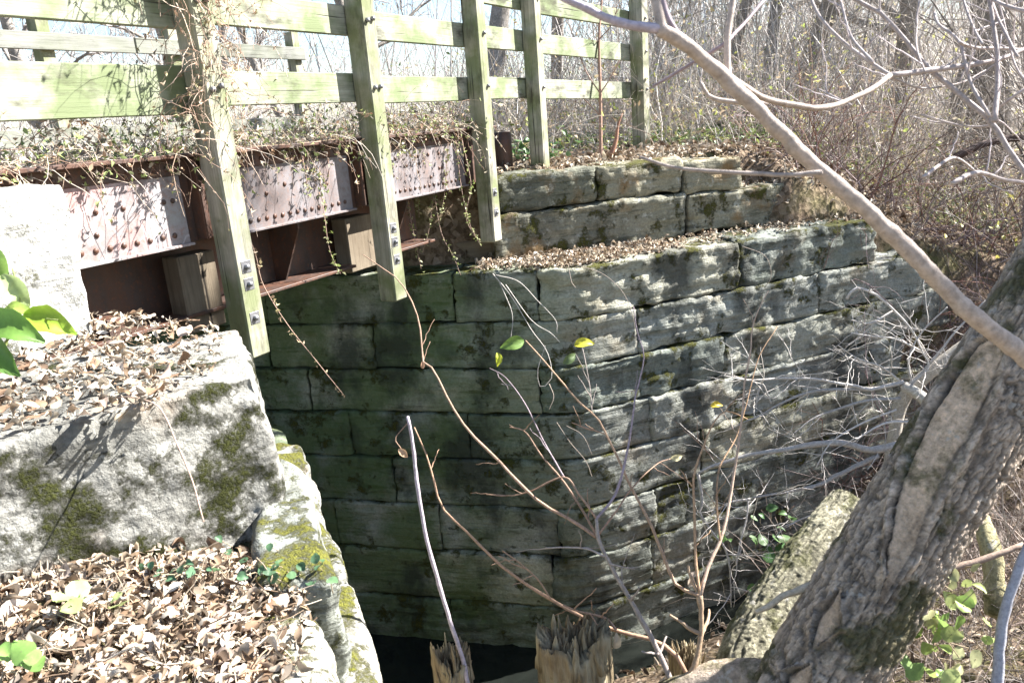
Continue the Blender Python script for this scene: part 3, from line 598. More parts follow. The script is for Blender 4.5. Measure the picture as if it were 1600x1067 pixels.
# ------------------------------------------------------------------ twiggy shrubs traced stem by stem
TW_R = (.32, .21, .15); TW_G = (.34, .29, .26); TW_W = (.54, .50, .46); TW_P = (.30, .24, .26)
def stem(T, pix, d0, d1, r0, r1, tint, n=18, sides=6, knots=True):
    m = len(pix); dd = np.linspace(d0, d1, m); c = resample(np.array([P(x, y, d) for (x, y), d in zip(pix, dd)]), n)
    r = np.linspace(r0, r1, n+1); c = c+np.stack([fbm(c*22+7.3*k_, 3, k_) for k_ in range(3)], -1)*min(r0*.45, .006); r = r*(1+.16*fbm(c*40, 2, 5))
    if knots: r = r*(1+.10*(rng.random(n+1) > .85))
    T.add(c, r, sides, np.array(tint)*random.uniform(.85, 1.15), .1); return c
def to_ground(p): return V(p[0], p[1], float(ground_z(p[0], p[1]))-.05)
def offshoots(T, c, n, L, r, tint, seed, up=.3, lev=1, sides=4):
    g = np.random.default_rng(seed)
    for k in range(n):
        i = g.integers(2, len(c)-1); t = unit(c[min(i+1, len(c)-1)]-c[i-1]); d = unit(t*.5+g.normal(0, .6, 3)+V(0, 0, up)); l = L*g.uniform(.4, 1.2); m = 7
        p = c[i]+np.cumsum(np.vstack([np.zeros(3)]+[unit(d+g.normal(0, .15, 3))*l/m for _ in range(m)]), 0); T.add(p, np.linspace(r, r*.45, m+1), sides, np.array(tint)*g.uniform(.8, 1.2))
        if lev > 1: offshoots(T, p, 2, L*.5, r*.6, tint, seed*7+k, up, lev-1, 3)
def big_leaves(par, specs, mat, name='leaf'):
    for (x, y, d, size, tint, nx, ny, nz, sx, sz) in specs:
        v, f = leaf_geo(np.array([P(x, y, d)]), np.array([[nx, ny, nz]], float), np.array([size]), np.array([.35]), .62, np.array([[sx, .1, sz]], float), nu=5, nv=9)
        mesh_obj(name, v, f, mat, par, True, np.repeat([tint], len(v), 0))
def shrub(name, label, stems, leaf, depth, seed):
    b = P(*stems[0][0][0], depth); e = empty(name, to_ground(b), label, 'shrub'); T = Tubes()
    g = to_ground(b); T.add(resample(np.array([g, (g+b)/2+V(.02, 0, 0), b]), 8), np.linspace(.012, stems[0][1], 9), 7, stems[0][3])
    for i, (pix, r0, r1, tint, dd) in enumerate(stems):
        c = stem(T, pix, depth+dd[0], depth+dd[1], r0*.82, r1*.8, tint, 24, 7); offshoots(T, c, 3, .14, r1*.9, tint, seed+i)
    T.build('stems', M_TWIG, e); big_leaves(e, leaf, M_GREEN); return e
GY = (.55, .52, .05); GG = (.16, .26, .06); BRN = (.33, .2, .13)
shrub('bare_shrub', 'reddish bare shrub with forked stems and a long arching shoot beside the thick stump', [
    ([(1050, 1067), (1021, 1003), (996, 957), (981, 930), (953, 881), (935, 841), (932, 810)], .0125, .008, TW_G, (0, .1)),
    ([(935, 841), (900, 817), (846, 786), (800, 743), (782, 722), (731, 672), (697, 618), (677, 577), (662, 569), (657, 519), (647, 479), (623, 438), (596, 418), (567, 398)], .008, .0025, TW_R, (.1, .7)),
    ([(935, 841), (907, 792), (881, 753), (844, 709), (821, 675), (797, 667)], .006, .003, TW_R, (.1, .4)),
    ([(932, 810), (904, 771), (881, 745), (831, 766), (800, 774), (760, 772)], .005, .0025, TW_R, (.1, .3)),
    ([(881, 745), (850, 690), (820, 630), (790, 590), (765, 575)], .004, .002, TW_P, (.2, .6)),
    ([(932, 810), (959, 777), (973, 736), (983, 689), (989, 652), (993, 618), (1000, 591), (1006, 554), (996, 520), (990, 480)], .007, .002, TW_P, (.1, .5)),
    ([(935, 835), (965, 795), (984, 767), (1008, 740), (1030, 723), (1050, 716)], .005, .002, TW_R, (.1, .4)),
    ([(944, 869), (920, 858), (892, 855), (852, 856)], .005, .003, TW_G, (.05, .1)),
    ([(953, 881), (975, 886), (992, 889)], .004, .002, TW_G, (.05, .1)),
    ([(1073, 1052), (1063, 1031), (1045, 1013), (1021, 1000), (965, 985), (932, 973), (892, 954), (861, 936), (831, 918), (791, 890), (754, 856), (721, 823), (693, 795), (681, 765), (677, 746), (664, 705), (647, 668)], .010, .0035, (.33, .21, .14), (0, .5)),
    ([(963, 983), (945, 965), (905, 955), (880, 945)], .006, .004, TW_R, (.05, .15)), ([(861, 936), (840, 905), (810, 878), (785, 860)], .004, .003, (.33, .21, .14), (.2, .3)),
], [(1057, 714, 3.0, .05, (.55, .5, .3), .2, -1, .3, 1, .1), (660, 570, 3.1, .03, BRN, .3, -1, .2, .1, 1)], 2.7, 11)
shrub('bare_shrub', 'tall pale twiggy shrub with a yellow leaf and a green drooping leaf', [
    ([(1068, 1085), (1073, 1065), (1088, 1028), (1096, 985), (1094, 930)], .0125, .010, (.42, .30, .20), (0, .05)),
    ([(1094, 930), (1088, 887), (1086, 856), (1085, 801), (1084, 743), (1097, 702), (1114, 662), (1135, 642), (1168, 655)], .007, .003, (.40, .26, .16), (.05, .3)),
    ([(1094, 930), (1106, 887), (1125, 844), (1137, 801), (1145, 753), (1158, 662), (1163, 601), (1172, 551), (1178, 500), (1200, 455)], .009, .002, (.45, .33, .25), (.05, .4)),
    ([(1125, 844), (1120, 792), (1122, 740), (1131, 716), (1151, 682), (1168, 625), (1185, 560), (1215, 510)], .005, .002, (.40, .26, .16), (.1, .5)),
    ([(1092, 930), (1070, 922), (1051, 905), (1027, 844), (1011, 807), (989, 767), (969, 723), (949, 682), (932, 652), (902, 625), (871, 588), (844, 557), (821, 532)], .008, .003, (.36, .24, .16), (.05, .5)),
    ([(925, 642), (922, 608), (915, 567), (910, 544)], .003, .002, TW_G, (.35, .45)), ([(945, 678), (915, 668), (893, 660)], .003, .002, TW_R, (.35, .4)),
    ([(1115, 716), (1090, 690), (1068, 672)], .003, .002, TW_R, (.2, .3)),
], [(800, 538, 3.2, .105, GG, .2, -1, .5, -.9, -.3), (777, 562, 3.2, .06, (.45, .5, .05), .6, -1, .1, -.2, -1), (913, 538, 3.15, .085, GY, .1, -.8, .8, 1, .05), (1120, 634, 3.0, .05, (.6, .45, .05), .1, -.6, .8, 1, .0), (890, 560, 3.2, .07, (.12, .17, .07), .3, -1, .4, .8, .5),
    (1078, 905, 2.75, .05, (.5, .42, .34), .3, -1, .2, .3, 1), (1084, 895, 2.74, .04, (.55, .47, .4), -.3, -1, .2, 1, .4), (962, 1000, 2.75, .06, (.45, .38, .28), .3, -1, .2, .2, 1)], 2.65, 31)
# tall dry stalk
T = Tubes(); c = stem(T, [(734, 1085), (724, 1034), (702, 967), (687, 915), (668, 847), (653, 764), (650, 742), (645, 692), (637, 651)], 2.75, 2.75, .0085, .006, (.36, .31, .34), 30, 8)
e = empty('dry_stalk', to_ground(c[0]), 'tall straight purplish dry stalk with one withered hanging leaf', 'stalk'); T.add(resample(np.array([to_ground(c[0]), c[0]]), 4), .009, 8, (.33, .28, .3))
stem(T, [(638, 660), (618, 684), (625, 698), (632, 708)], 2.75, 2.72, .002, .0015, TW_R, 10, 4); T.build('stem', M_TWIG, e); big_leaves(e, [(630, 708, 2.72, .045, (.42, .28, .18), .4, -1, .3, .5, -.7)], M_LEAF)
# grass straw over the block
T = Tubes(); stem(T, [(180, 622), (205, 620), (240, 630), (258, 650), (275, 690), (300, 750), (318, 815)], 2.42, 2.2, .0022, .0025, (.5, .36, .28), 24, 5); tag(T.build('dry_straw', M_TWIG), 'thin tan straw arching over the face of the mossy block', 'straw')

# ------------------------------------------------------------------ foreground boughs, upper right
e = empty('sapling_bough', P(1610, 565, 1.3), 'smooth pale bough with side twigs reaching in front of the leaning trunk', 'branch'); T = Tubes(); SM = (.43, .36, .31)
c = stem(T, [(1700, 660), (1610, 565), (1500, 475), (1400, 370), (1283, 267), (1216, 203), (1138, 128), (1084, 81), (1030, 46)], 1.3, 1.15, .0165, .0098, SM, 90, 14)
stem(T, [(1030, 46), (976, 37), (929, 20), (885, 0), (820, -40)], 1.15, 1.15, .0075, .0045, (.40, .36, .42), 16, 8); stem(T, [(1034, 50), (1026, 0), (1010, -60)], 1.15, 1.15, .0085, .006, SM, 10, 8)
stem(T, [(1066, 66), (1045, 30), (1030, -20)], 1.16, 1.2, .005, .004, TW_P, 8, 6)
stem(T, [(1138, 128), (1135, 67), (1145, 0), (1150, -60)], 1.2, 1.2, .0055, .0045, SM, 12, 7); stem(T, [(1141, 121), (1172, 142), (1212, 159), (1276, 169), (1316, 162), (1364, 138), (1391, 118)], 1.2, 1.5, .005, .005, SM, 22, 7)
stem(T, [(1283, 270), (1230, 274), (1161, 270), (1060, 263), (1000, 245)], 1.2, 1.25, .0045, .0025, TW_G, 16, 6); stem(T, [(1135, 67), (1160, 40), (1195, 0)], 1.2, 1.3, .003, .0025, TW_P, 8, 5)
stem(T, [(1020, 135), (1060, 112), (1135, 67)], 1.3, 1.2, .0025, .003, TW_P, 8, 5); stem(T, [(1095, 130), (1110, 152), (1150, 160), (1200, 162)], 1.4, 1.4, .0035, .004, SM, 10, 6)
T.build('boughs', M_TWIG, e)
e = empty('sapling_bough', P(1600, 78, 1.6), 'spreading pale twigs hanging above the brush beside the big dark trunk', 'branch'); T = Tubes()
for pix, r in (([(1391, 118), (1448, 111), (1549, 96), (1600, 78), (1700, 30)], .0085), ([(1391, 118), (1354, 94), (1316, 64), (1276, 20), (1260, -30)], .006), ([(1364, 98), (1330, 57), (1313, 0), (1305, -30)], .005),
               ([(1700, 400), (1600, 270), (1549, 192), (1499, 148), (1451, 108), (1418, 67), (1374, 20), (1337, 0), (1300, -30)], .009), ([(1553, 189), (1559, 101), (1546, 0), (1540, -40)], .008), ([(1546, 182), (1516, 128), (1499, 67), (1468, 40), (1460, 20)], .006),
               ([(1499, 67), (1525, 75), (1570, 76), (1640, 82)], .005), ([(1489, 287), (1526, 270), (1566, 280), (1610, 288), (1700, 300)], .007), ([(1443, 277), (1480, 250), (1500, 250), (1535, 277)], .0055), ([(1600, 140), (1560, 170), (1550, 195), (1500, 196), (1440, 180)], .004),
               ([(1590, 90), (1560, 30), (1550, 0)], .005), ([(1535, 70), (1515, 30), (1500, -20)], .004), ([(1330, 165), (1300, 150), (1280, 140)], .003), ([(1445, 112), (1432, 70), (1436, 0)], .003), ([(1391, 120), (1440, 138), (1500, 130), (1540, 110)], .003), ([(1640, 170), (1590, 110), (1575, 60), (1560, 0)], .004), ([(1610, 20), (1560, 5), (1520, -20)], .006)):
    c = stem(T, pix, 1.6, 1.75, r*.72, r*.5, (.42, .36, .34), 18, 7); offshoots(T, c, 2, .12, .002, (.46, .40, .40), int(r*1e5))
T.build('boughs', M_TWIG, e)

# ------------------------------------------------------------------ fallen dead crown
e = empty('dead_branch', to_ground(P(1440, 600, 4.6)), 'fallen bleached branch with a spray of crooked white twigs against the wing wall', 'branch'); T = Tubes()
stem(T, [(1560, 500), (1497, 550), (1431, 600), (1405, 640), (1390, 720), (1370, 790)], 4.6, 4.8, .045, .03, (.42, .38, .32), 20, 10); stem(T, [(1412, 603), (1440, 620), (1470, 650), (1500, 690)], 4.6, 4.5, .03, .045, (.42, .39, .34), 10, 10)
for i, (pix, r) in enumerate((([(1412, 597), (1359, 608), (1334, 603), (1272, 592), (1225, 591), (1169, 594), (1131, 587)], .014), ([(1359, 608), (1306, 609), (1269, 612), (1225, 628), (1187, 650), (1162, 659)], .014), ([(1406, 622), (1350, 627), (1303, 641), (1272, 653), (1237, 680)], .012),
        ([(1403, 694), (1359, 703), (1319, 692), (1272, 694), (1225, 703), (1178, 709), (1131, 722), (1100, 734), (1091, 740)], .026), ([(1372, 712), (1319, 737), (1275, 759), (1225, 769), (1175, 778)], .018), ([(1422, 659), (1381, 662), (1337, 687)], .010),
        ([(1091, 740), (1094, 760), (1097, 787), (1094, 804), (1118, 838), (1131, 853), (1140, 887), (1142, 948)], .012), ([(1169, 781), (1166, 812), (1158, 840), (1150, 880)], .008), ([(1172, 779), (1140, 785), (1110, 805)], .008), ([(1323, 466), (1337, 451), (1364, 458), (1397, 485), (1424, 515), (1441, 549), (1451, 576), (1420, 600)], .010),
        ([(1441, 549), (1400, 530), (1360, 525), (1330, 520)], .007), ([(1397, 485), (1360, 505), (1330, 500)], .008), ([(1425, 600), (1420, 560), (1440, 520), (1480, 480)], .008), ([(1350, 800), (1300, 795), (1260, 808), (1225, 822)], .009), ([(1412, 600), (1380, 575), (1340, 560), (1310, 540)], .008), ([(1205, 630), (1190, 600), (1180, 640)], .005), ([(1420, 605), (1460, 560), (1500, 510), (1540, 470)], .012), ([(1400, 640), (1350, 660), (1300, 690), (1275, 730)], .007))):
    c = stem(T, pix, 4.6, 4.55, r*.9, max(r*.3, .0035), np.array(TW_W)*random.uniform(.7, 1.15), 22, 7); offshoots(T, c, 7, .32, .0032, TW_W, 100+i, .0, 2)
T.build('twigs', M_TWIG, e)
# hanging roots on the far ledge
T = Tubes()
for i, pix in enumerate(([(770, 428), (800, 465), (830, 515), (855, 550), (862, 590), (845, 605), (840, 580), (852, 540)], [(775, 430), (810, 440), (840, 470), (868, 500), (870, 520)], [(780, 440), (800, 490), (798, 530)], [(790, 445), (830, 500), (860, 520), (875, 535)], [(858, 600), (865, 620), (858, 640)], [(905, 415), (945, 430), (975, 460), (990, 500), (995, 545)], [(888, 415), (893, 440), (900, 450)], [(1160, 385), (1195, 400), (1205, 430), (1195, 450)], [(870, 660), (890, 690), (915, 720), (925, 745)], [(885, 665), (910, 680), (925, 710)])):
    rlab = ('long looping pale root hanging lowest from the far ledge', 'thin root arching right from the ledge corner', 'short straight rootlet below the sill timber', 'fine root drifting beside the looping root', 'small hook of root at the loop\'s end', 'long thin root crossing the mossy corner stones', 'stubby root tuft on the ledge lip', 'root curl on the wing wall below the stepped stone', 'dark wisp of root on the lower abutment stones', 'second short wisp of root on the lower abutment stones')[i]
    T = Tubes(); stem(T, pix, 6.3, 6.25, .0042 if i < 5 else .003, .002, TW_W if i < 4 else (.30, .25, .21), 22, 5); tag(T.build('hanging_root', M_TWIG), rlab, 'root', 'roots hanging over the far ledge')

# ------------------------------------------------------------------ soil and leaf litter
DRY = [(.40, .33, .25), (.34, .27, .20), (.48, .42, .34), (.26, .19, .13), (.50, .45, .38), (.36, .30, .24), (.42, .34, .25), (.20, .14, .09), (.16, .11, .075)]
def quad_pts(c, n):
    c = np.array(c); u, v = rng.random((2, n, 1)); return (c[0]*(1-u)+c[1]*u)*(1-v)+(c[3]*(1-u)+c[2]*u)*v
AL = float(np.linalg.norm(A_FR-A_FL))
def tilt(p): p[:, 2] += .05-.16*np.clip(((p-A_FL)@ad)/AL, 0, 1.15); return p
tq = [PZ(-80, 1200, ZB), PZ(420, 1200, ZB), PZ(470, 850, ZB), PZ(-80, 800, ZB)]
u, v = np.meshgrid(np.linspace(0, 1, 90), np.linspace(0, 1, 70), indexing='ij'); q = np.stack([u, v, u*0], -1).reshape(-1, 3); c8 = np.array(tq+tq)
tw = trilin(c8, q); tw = tilt(tw); tw[:, 2] += .03*fbm(tw*5, 4, 5)+.005; gi = np.arange(u.size).reshape(u.shape)
mesh_obj('terrace_soil', tw, np.stack([gi[:-1, :-1], gi[1:, :-1], gi[1:, 1:], gi[:-1, 1:]], -1).reshape(-1, 4), M_GROUND)['kind'] = 'structure'
def litter(name, label, pts, size, dz, tilt=.45, curl=.7, cols=DRY):
    n = len(pts); pts = pts+np.stack([np.zeros(n), np.zeros(n), dz*rng.random(n)], -1)
    o = leaves(name, pts, up_jit(n, tilt), size*rng.uniform(.35, 1.55, n)**1.0, palette(cols, n, .28), M_LEAF, None, curl, .55); return tag(o, label, 'leaves', None, 'stuff')
def qz(pp, z): return [PZ(x, y, z) for x, y in pp]
pA = np.concatenate([quad_pts(qz([(-40, 690), (250, 640), (230, 500), (-40, 495)], ZA), 800), quad_pts(qz([(200, 640), (340, 585), (345, 515), (200, 500)], ZA), 130)]); pA[:, 2] += .012
litter('leaf_litter', 'dry curled leaves lying on top of the mossy near block', pA, .036, .03)
pT = np.concatenate([quad_pts(qz([(-60, 1180), (330, 1180), (400, 890), (-60, 900)], ZB), 2300), quad_pts(qz([(330, 1120), (470, 1100), (490, 900), (380, 880)], ZB), 260), quad_pts(qz([(120, 945), (470, 920), (480, 872), (120, 905)], ZB), 420), quad_pts(qz([(200, 905), (430, 895), (440, 838), (200, 862)], ZB), 330)]); pT = tilt(pT); pT[:, 2] += .015
litter('leaf_litter', 'dry curled brown leaves covering the terrace below the near block', pT, .036, .04, .6)
for z_, quad, nb, ns in ((ZA, [(-40, 690), (300, 625), (300, 500), (-40, 495)], 60, 900), (ZB, [(-60, 1180), (400, 1150), (460, 890), (-60, 920)], 150, 2600)):
    a_ = quad_pts(qz(quad, z_), nb); a_ = tilt(a_) if z_ == ZB else a_; a_[:, 2] += .03
    tag(leaves('broad_leaves', a_, up_jit(nb, .22), rng.uniform(.05, .095, nb), palette([(.30, .20, .13), (.40, .31, .25), (.22, .14, .09), (.46, .38, .32)], nb, .2), M_LEAF, None, .22, .72, 5, 7), 'larger flat brown leaves lying in the %s litter' % ('block top' if z_ == ZA else 'terrace'), 'leaves', None, 'stuff')
    a_ = quad_pts(qz(quad, z_), ns); a_ = tilt(a_) if z_ == ZB else a_; a_[:, 2] += .012
    tag(leaves('leaf_crumbs', a_, up_jit(ns, .5), rng.uniform(.008, .022, ns), palette(DRY, ns, .3), M_LEAF, None, .5, .5, 3, 3), 'crumbled leaf bits on the %s' % ('block top' if z_ == ZA else 'terrace'), 'leaves', None, 'stuff')
def wallpts(s0, s1, b0, b1, z, n): a = np.stack([rng.uniform(s0, s1, n), rng.uniform(b0, b1, n), np.full(n, z)], -1); return wall_warp(a)
pS = np.concatenate([wallpts(-.8, 1.3, .03, .75, CZ[0]+.01, 3000), wallpts(1.2, 3.6, .1, .5, CZ[0]+.02, 350)])
litter('leaf_litter', 'fine dry leaves drifted along the far bridge seat', pS, .045, .03, .4)
n = 9000; xx = rng.uniform(-.6, 8, n); yy = rng.uniform(1.5, 14, n); b_ = wall_b(xx, yy); keep = ((b_ < -.05) & (xx > .1)) | ((b_ > .5)); xx, yy = xx[keep], yy[keep]; x2 = rng.uniform(2.0, 5.2, 2600); y2 = rng.uniform(7.2, 10.5, 2600); k2 = wall_b(x2, y2) > .38; xx = np.r_[xx, x2[k2]]; yy = np.r_[yy, y2[k2]]
litter('leaf_litter', 'brown leaf litter scattered over the creek banks and the ground behind the wall', np.stack([xx, yy, ground_z(xx, yy)+.01], -1), .075, .03, .5)
n = 2600; tt_ = rng.uniform(-.1, 3.2, n); a = V(T0[0], T0[1], 0)+TD*tt_[:, None]+TB*rng.uniform(.1, 1.6, (n, 1)); gz_ = np.maximum(ground_z(a[:, 0], a[:, 1]), np.where(tt_ < 2.0, -.52, -.86)-.02); a[:, 2] = gz_+.01
litter('leaf_litter', 'dry leaves and needles on top of the upper wall tier', a, .06, .03, .5)
# earth filling behind the upper tier
u, v = np.meshgrid(np.linspace(-.3, 3.1, 60), np.linspace(.35, 2.4, 40), indexing='ij'); q = V(T0[0], T0[1], 0)+TD*u[..., None]+TB*v[..., None]
q[..., 2] = np.interp(u, [-.3, 1.75, 2.05, 2.8, 3.1], [-.50, -.54, -.92, -.93, -1.30])+.03*fbm(q*4, 3, 2)-.25*sstep(2.0, 2.4, v); gi = np.arange(u.size).reshape(u.shape)
mesh_obj('earth_fill', q, np.stack([gi[:-1, :-1], gi[1:, :-1], gi[1:, 1:], gi[:-1, 1:]], -1).reshape(-1, 4), M_GROUND)['kind'] = 'structure'

# ------------------------------------------------------------------ strand generators for thickets
TAN = [(.60, .54, .45), (.54, .49, .43), (.40, .33, .28), (.66, .62, .57), (.42, .31, .25), (.60, .56, .53)]
def sway(base, dirs, L, M, wander, droop):
    N = len(base); d = unit(dirs); p = [base]
    for k in range(M-1):
        d = unit(d+rng.normal(0, wander, (N, 3))+V(0, 0, -1)*np.asarray(droop).reshape(-1, 1)*(k/M)); p.append(p[-1]+d*(L/(M-1))[:, None])
    return np.stack(p, 1)
def thicket(name, label, xy, hmin, hmax, r, cols=TAN, lean=.35, droop=.12, sub=0, subL=.4, M=6, z=None, kindl='brush', wander=.16):
    n = len(xy); zz = ground_z(xy[:, 0], xy[:, 1]) if z is None else z; base = np.column_stack([xy, zz-.02]); L = rng.uniform(hmin, hmax, n)
    pts = sway(base, V(0, 0, 1)+rng.normal(0, lean, (n, 3)), L, M, wander, droop); R = (r*rng.uniform(.6, 1.4, n)*np.clip(L/hmax, .4, 1))[:, None]*np.linspace(1, .35, M)[None]; tint = palette(cols, n, .2)
    if sub:
        i = np.repeat(np.arange(n), sub); k = rng.integers(1, M-1, len(i)); t = unit(pts[i, k+1]-pts[i, k]); b = pts[i, k]; l = L[i]*subL*rng.uniform(.4, 1.2, len(i))
        p2 = sway(b, t+rng.normal(0, .55, (len(i), 3)), l, M, wander*1.2, droop); r2 = R[i, k][:, None]*.6*np.linspace(1, .4, M)[None]
        pts = np.concatenate([pts, p2]); R = np.concatenate([R, r2]); tint = np.concatenate([tint, tint[i]])
    o = strands(name, pts, R, M_TWIG, tint); tag(o, label, kindl, None, 'stuff'); return pts
def region(n, x0, x1, y0, y1, ok):
    out = np.zeros((0, 2))
    while len(out) < n:
        q = np.column_stack([rng.uniform(x0, x1, n), rng.uniform(y0, y1, n)]); out = np.concatenate([out, q[ok(q[:, 0], q[:, 1])]])
    return out[:n]
def so_(x, y): dx, dy = x-GP[0], y-GP[1]; return dx*BD[0]+dy*BD[1], dx*BO[0]+dy*BO[1]
def back_ok(x, y):
    s_, o_ = so_(x, y); q = (x-WC[0])*BO[0]+(y-WC[1])*BO[1]
    return (wall_b(x, y) > 1.3) & ~((s_ < 2.0) & (o_ < .6)) & ~((o_ > -.3) & (o_ < 2.0) & (s_ < 3.6))
xy = region(3600, -1, 12, 8.5, 17, back_ok); P1 = thicket('brush_thicket', 'tangled bare brush and dry weeds on the bank behind the wing wall', xy, .5, 1.9, .006, sub=3, subL=.5, lean=.45)
xy = np.concatenate([region(1100, -14, 20, 14, 30, lambda x, y: back_ok(x, y)), region(650, 2.5, 16, 11, 22, lambda x, y: back_ok(x, y))]);  SPT = thicket('sapling_thicket', 'thin grey saplings crowding the wood behind the brush', xy, 2.0, 6.5, .016, [(.52, .48, .45), (.44, .40, .37), (.58, .54, .50)], .22, .02, 6, .38)
xy = np.concatenate([region(1000, -45, 50, 28, 62, lambda x, y: y > 28), region(900, 5, 45, 24, 50, lambda x, y: y > 24)]); thicket('far_wood', 'bare far wood fading into a pale twiggy mass', xy, 4, 12, .035, [(.56, .53, .51), (.50, .47, .46), (.62, .58, .56)], .18, .0, 7, .35)
n = 7000; i = rng.integers(0, len(SPT), n); k = rng.integers(1, 6, n); c = SPT[i, k]+rng.normal(0, .06, (n, 3))
tag(leaves('wood_leaves', c, rng.normal(size=(n, 3)), rng.uniform(.05, .10, n), palette([(.58, .48, .28), (.56, .54, .24), (.62, .54, .40), (.48, .48, .2)], n, .25), M_GREEN, None, .4, .6, 3, 3), 'last tan and yellow leaves hanging in the saplings', 'leaves', None, 'stuff')
n = 12000; i = rng.integers(0, len(P1), n); k = rng.integers(1, 5, n); c = P1[i, k]+rng.normal(0, .05, (n, 3))
tag(leaves('brush_leaves', c, rng.normal(size=(n, 3)), rng.uniform(.03, .075, n), palette([(.42, .44, .14), (.50, .46, .18), (.40, .30, .18), (.28, .34, .10), (.52, .42, .28), (.45, .36, .26)], n, .25), M_GREEN, None, .4, .6, 3, 3), 'scattered yellow-green and tan leaves clinging in the brush', 'leaves', None, 'stuff')
xy = region(5000, -.5, 8, 8, 14, lambda x, y: back_ok(x, y)); n = len(xy); c = np.column_stack([xy, ground_z(xy[:, 0], xy[:, 1])+rng.uniform(.01, .22, n)])
tag(leaves('ground_cover', c, up_jit(n, .5), rng.uniform(.04, .09, n), palette([(.12, .20, .06), (.20, .26, .08), (.32, .34, .12), (.15, .19, .10)], n, .25), M_GREEN, None, .35, .7, 3, 3), 'low green weeds on the ground behind the abutment', 'ground cover', None, 'stuff')
# brush pile at the wing's end and behind the trunk
xy = region(520, 3.2, 6.5, 7.4, 10, lambda x, y: wall_b(x, y) < 5); thicket('brush_pile', 'dark purplish heap of fallen twigs at the end of the wing wall', xy, .5, 1.6, .009, [(.20, .15, .15), (.26, .20, .20), (.34, .28, .26), (.24, .13, .10)], .9, .25, 5, .6)
xy = region(800, 1.7, 5.0, 2.8, 6.6, lambda x, y: (wall_b(x, y) < -.5) & (x > y*.45)); thicket('brush_pile', 'dense dim dry twigs filling the bank behind the leaning trunk', xy, .4, 1.3, .006, [(.34, .28, .24), (.26, .20, .17), (.42, .37, .33)], .8, .25, 5, .6)

xy = region(170, 6.4, 9.4, 8.4, 11.2, lambda x, y: x > y*.68); thicket('sapling_thicket', 'tall close saplings added out of view to shade the wing wall', xy, 2.5, 6.5, .018, [(.36, .32, .29), (.30, .26, .23)], .18, .02, 9, .4)  # unseen saplings right of frame, added to block sun from the wing wall
# straws in the litter
for nm, qd, nn in (('terrace', [(-60, 1180), (400, 1150), (450, 890), (-60, 900)], 260),):
    b0 = tilt(quad_pts(qz(qd, ZB), nn))+V(0, 0, .04); p_ = sway(b0, rng.normal(0, 1, (nn, 3))*V(1, 1, .25), rng.uniform(.05, .16, nn), 5, .2, .0); tag(strands('straw_bits', p_, rng.uniform(.0012, .003, nn)[:, None]*np.ones((1, 5)), M_TWIG, palette(DRY, nn, .2)), 'bits of straw and twig in the terrace leaf litter', 'straw', None, 'stuff')
# ------------------------------------------------------------------ vines on the bridge
n = 620; s_ = rng.uniform(-4.2, .65, n); base = B(0, 0, 0)+BD*s_[:, None]+BO*rng.uniform(-.25, .10, (n, 1)); base[:, 2] = ZT+.025
pts = sway(base, BO*.6+V(0, 0, .5)+rng.normal(0, .6, (n, 3)), rng.uniform(.10, .58, n), 7, .35, .9); R = rng.uniform(.0012, .0030, n)[:, None]*np.linspace(1, .5, 7)
tag(strands('vine_tangle', pts, R, M_TWIG, palette([(.40, .30, .22), (.46, .38, .30), (.34, .22, .16), (.50, .44, .38)], n, .2)), 'mat of dry vine stems trailing over the top of the girder', 'vine', None, 'stuff')
k = rng.integers(2, 7, 3200); c = pts[rng.integers(0, n, 3200), k]+rng.normal(0, .012, (3200, 3))
tag(leaves('vine_leaves', c, rng.normal(size=(3200, 3)), rng.uniform(.018, .042, 3200), palette([(.42, .36, .26), (.30, .34, .14), (.48, .42, .34), (.26, .32, .12), (.36, .24, .16)], 3200, .2), M_LEAF, None, .7, .6, 3, 3), 'withered and pale green leaves in the mat on the girder', 'leaves', None, 'stuff')
n = 1700; base = B(0, 0, 0)+BD*rng.uniform(-4.5, .9, n)[:, None]+BO*rng.uniform(-1.6, -.05, (n, 1)); base[:, 2] = -.09
pts2 = sway(base, V(0, 0, 1)+rng.normal(0, .5, (n, 3)), rng.uniform(.08, .36, n), 6, .3, .3)
tag(strands('deck_weeds', pts2, rng.uniform(.001, .0028, n)[:, None]*np.linspace(1, .5, 6), M_TWIG, palette(TAN, n, .2)), 'dry weeds growing along the edge of the bridge deck', 'weeds', None, 'stuff')
c = pts2[rng.integers(0, n, 2500), rng.integers(1, 6, 2500)]
tag(leaves('deck_leaves', c, rng.normal(size=(2500, 3)), rng.uniform(.02, .05, 2500), palette([(.20, .28, .10), (.34, .36, .16), (.44, .36, .26), (.14, .22, .08)], 2500, .2), M_GREEN, None, .5, .6, 3, 3), 'small green and tan leaves among the deck weeds', 'leaves', None, 'stuff')
n = 260; zz = rng.uniform(-.1, 1.35, n); base = B(ps[0], OP, 0)+BD*rng.uniform(-.22, .22, (n, 1))+BO*rng.uniform(-.05, .12, (n, 1)); base[:, 2] = zz
pts = sway(base, rng.normal(0, 1, (n, 3)), rng.uniform(.2, .6, n), 8, .35, .8)
tag(strands('vine_tangle', pts, rng.uniform(.0012, .003, n)[:, None]*np.linspace(1, .5, 8), M_TWIG, palette([(.46, .36, .28), (.36, .24, .18)], n, .2)), 'dry vine wrapped around the first railing post', 'vine', None, 'stuff')
c = pts[rng.integers(0, n, 900), rng.integers(1, 8, 900)]
tag(leaves('vine_leaves', c, rng.normal(size=(900, 3)), rng.uniform(.02, .04, 900), palette([(.48, .38, .28), (.36, .24, .17), (.40, .36, .20)], 900, .2), M_LEAF, None, .8, .45, 3, 3), 'withered leaves on the vine around the first post', 'leaves', None, 'stuff')
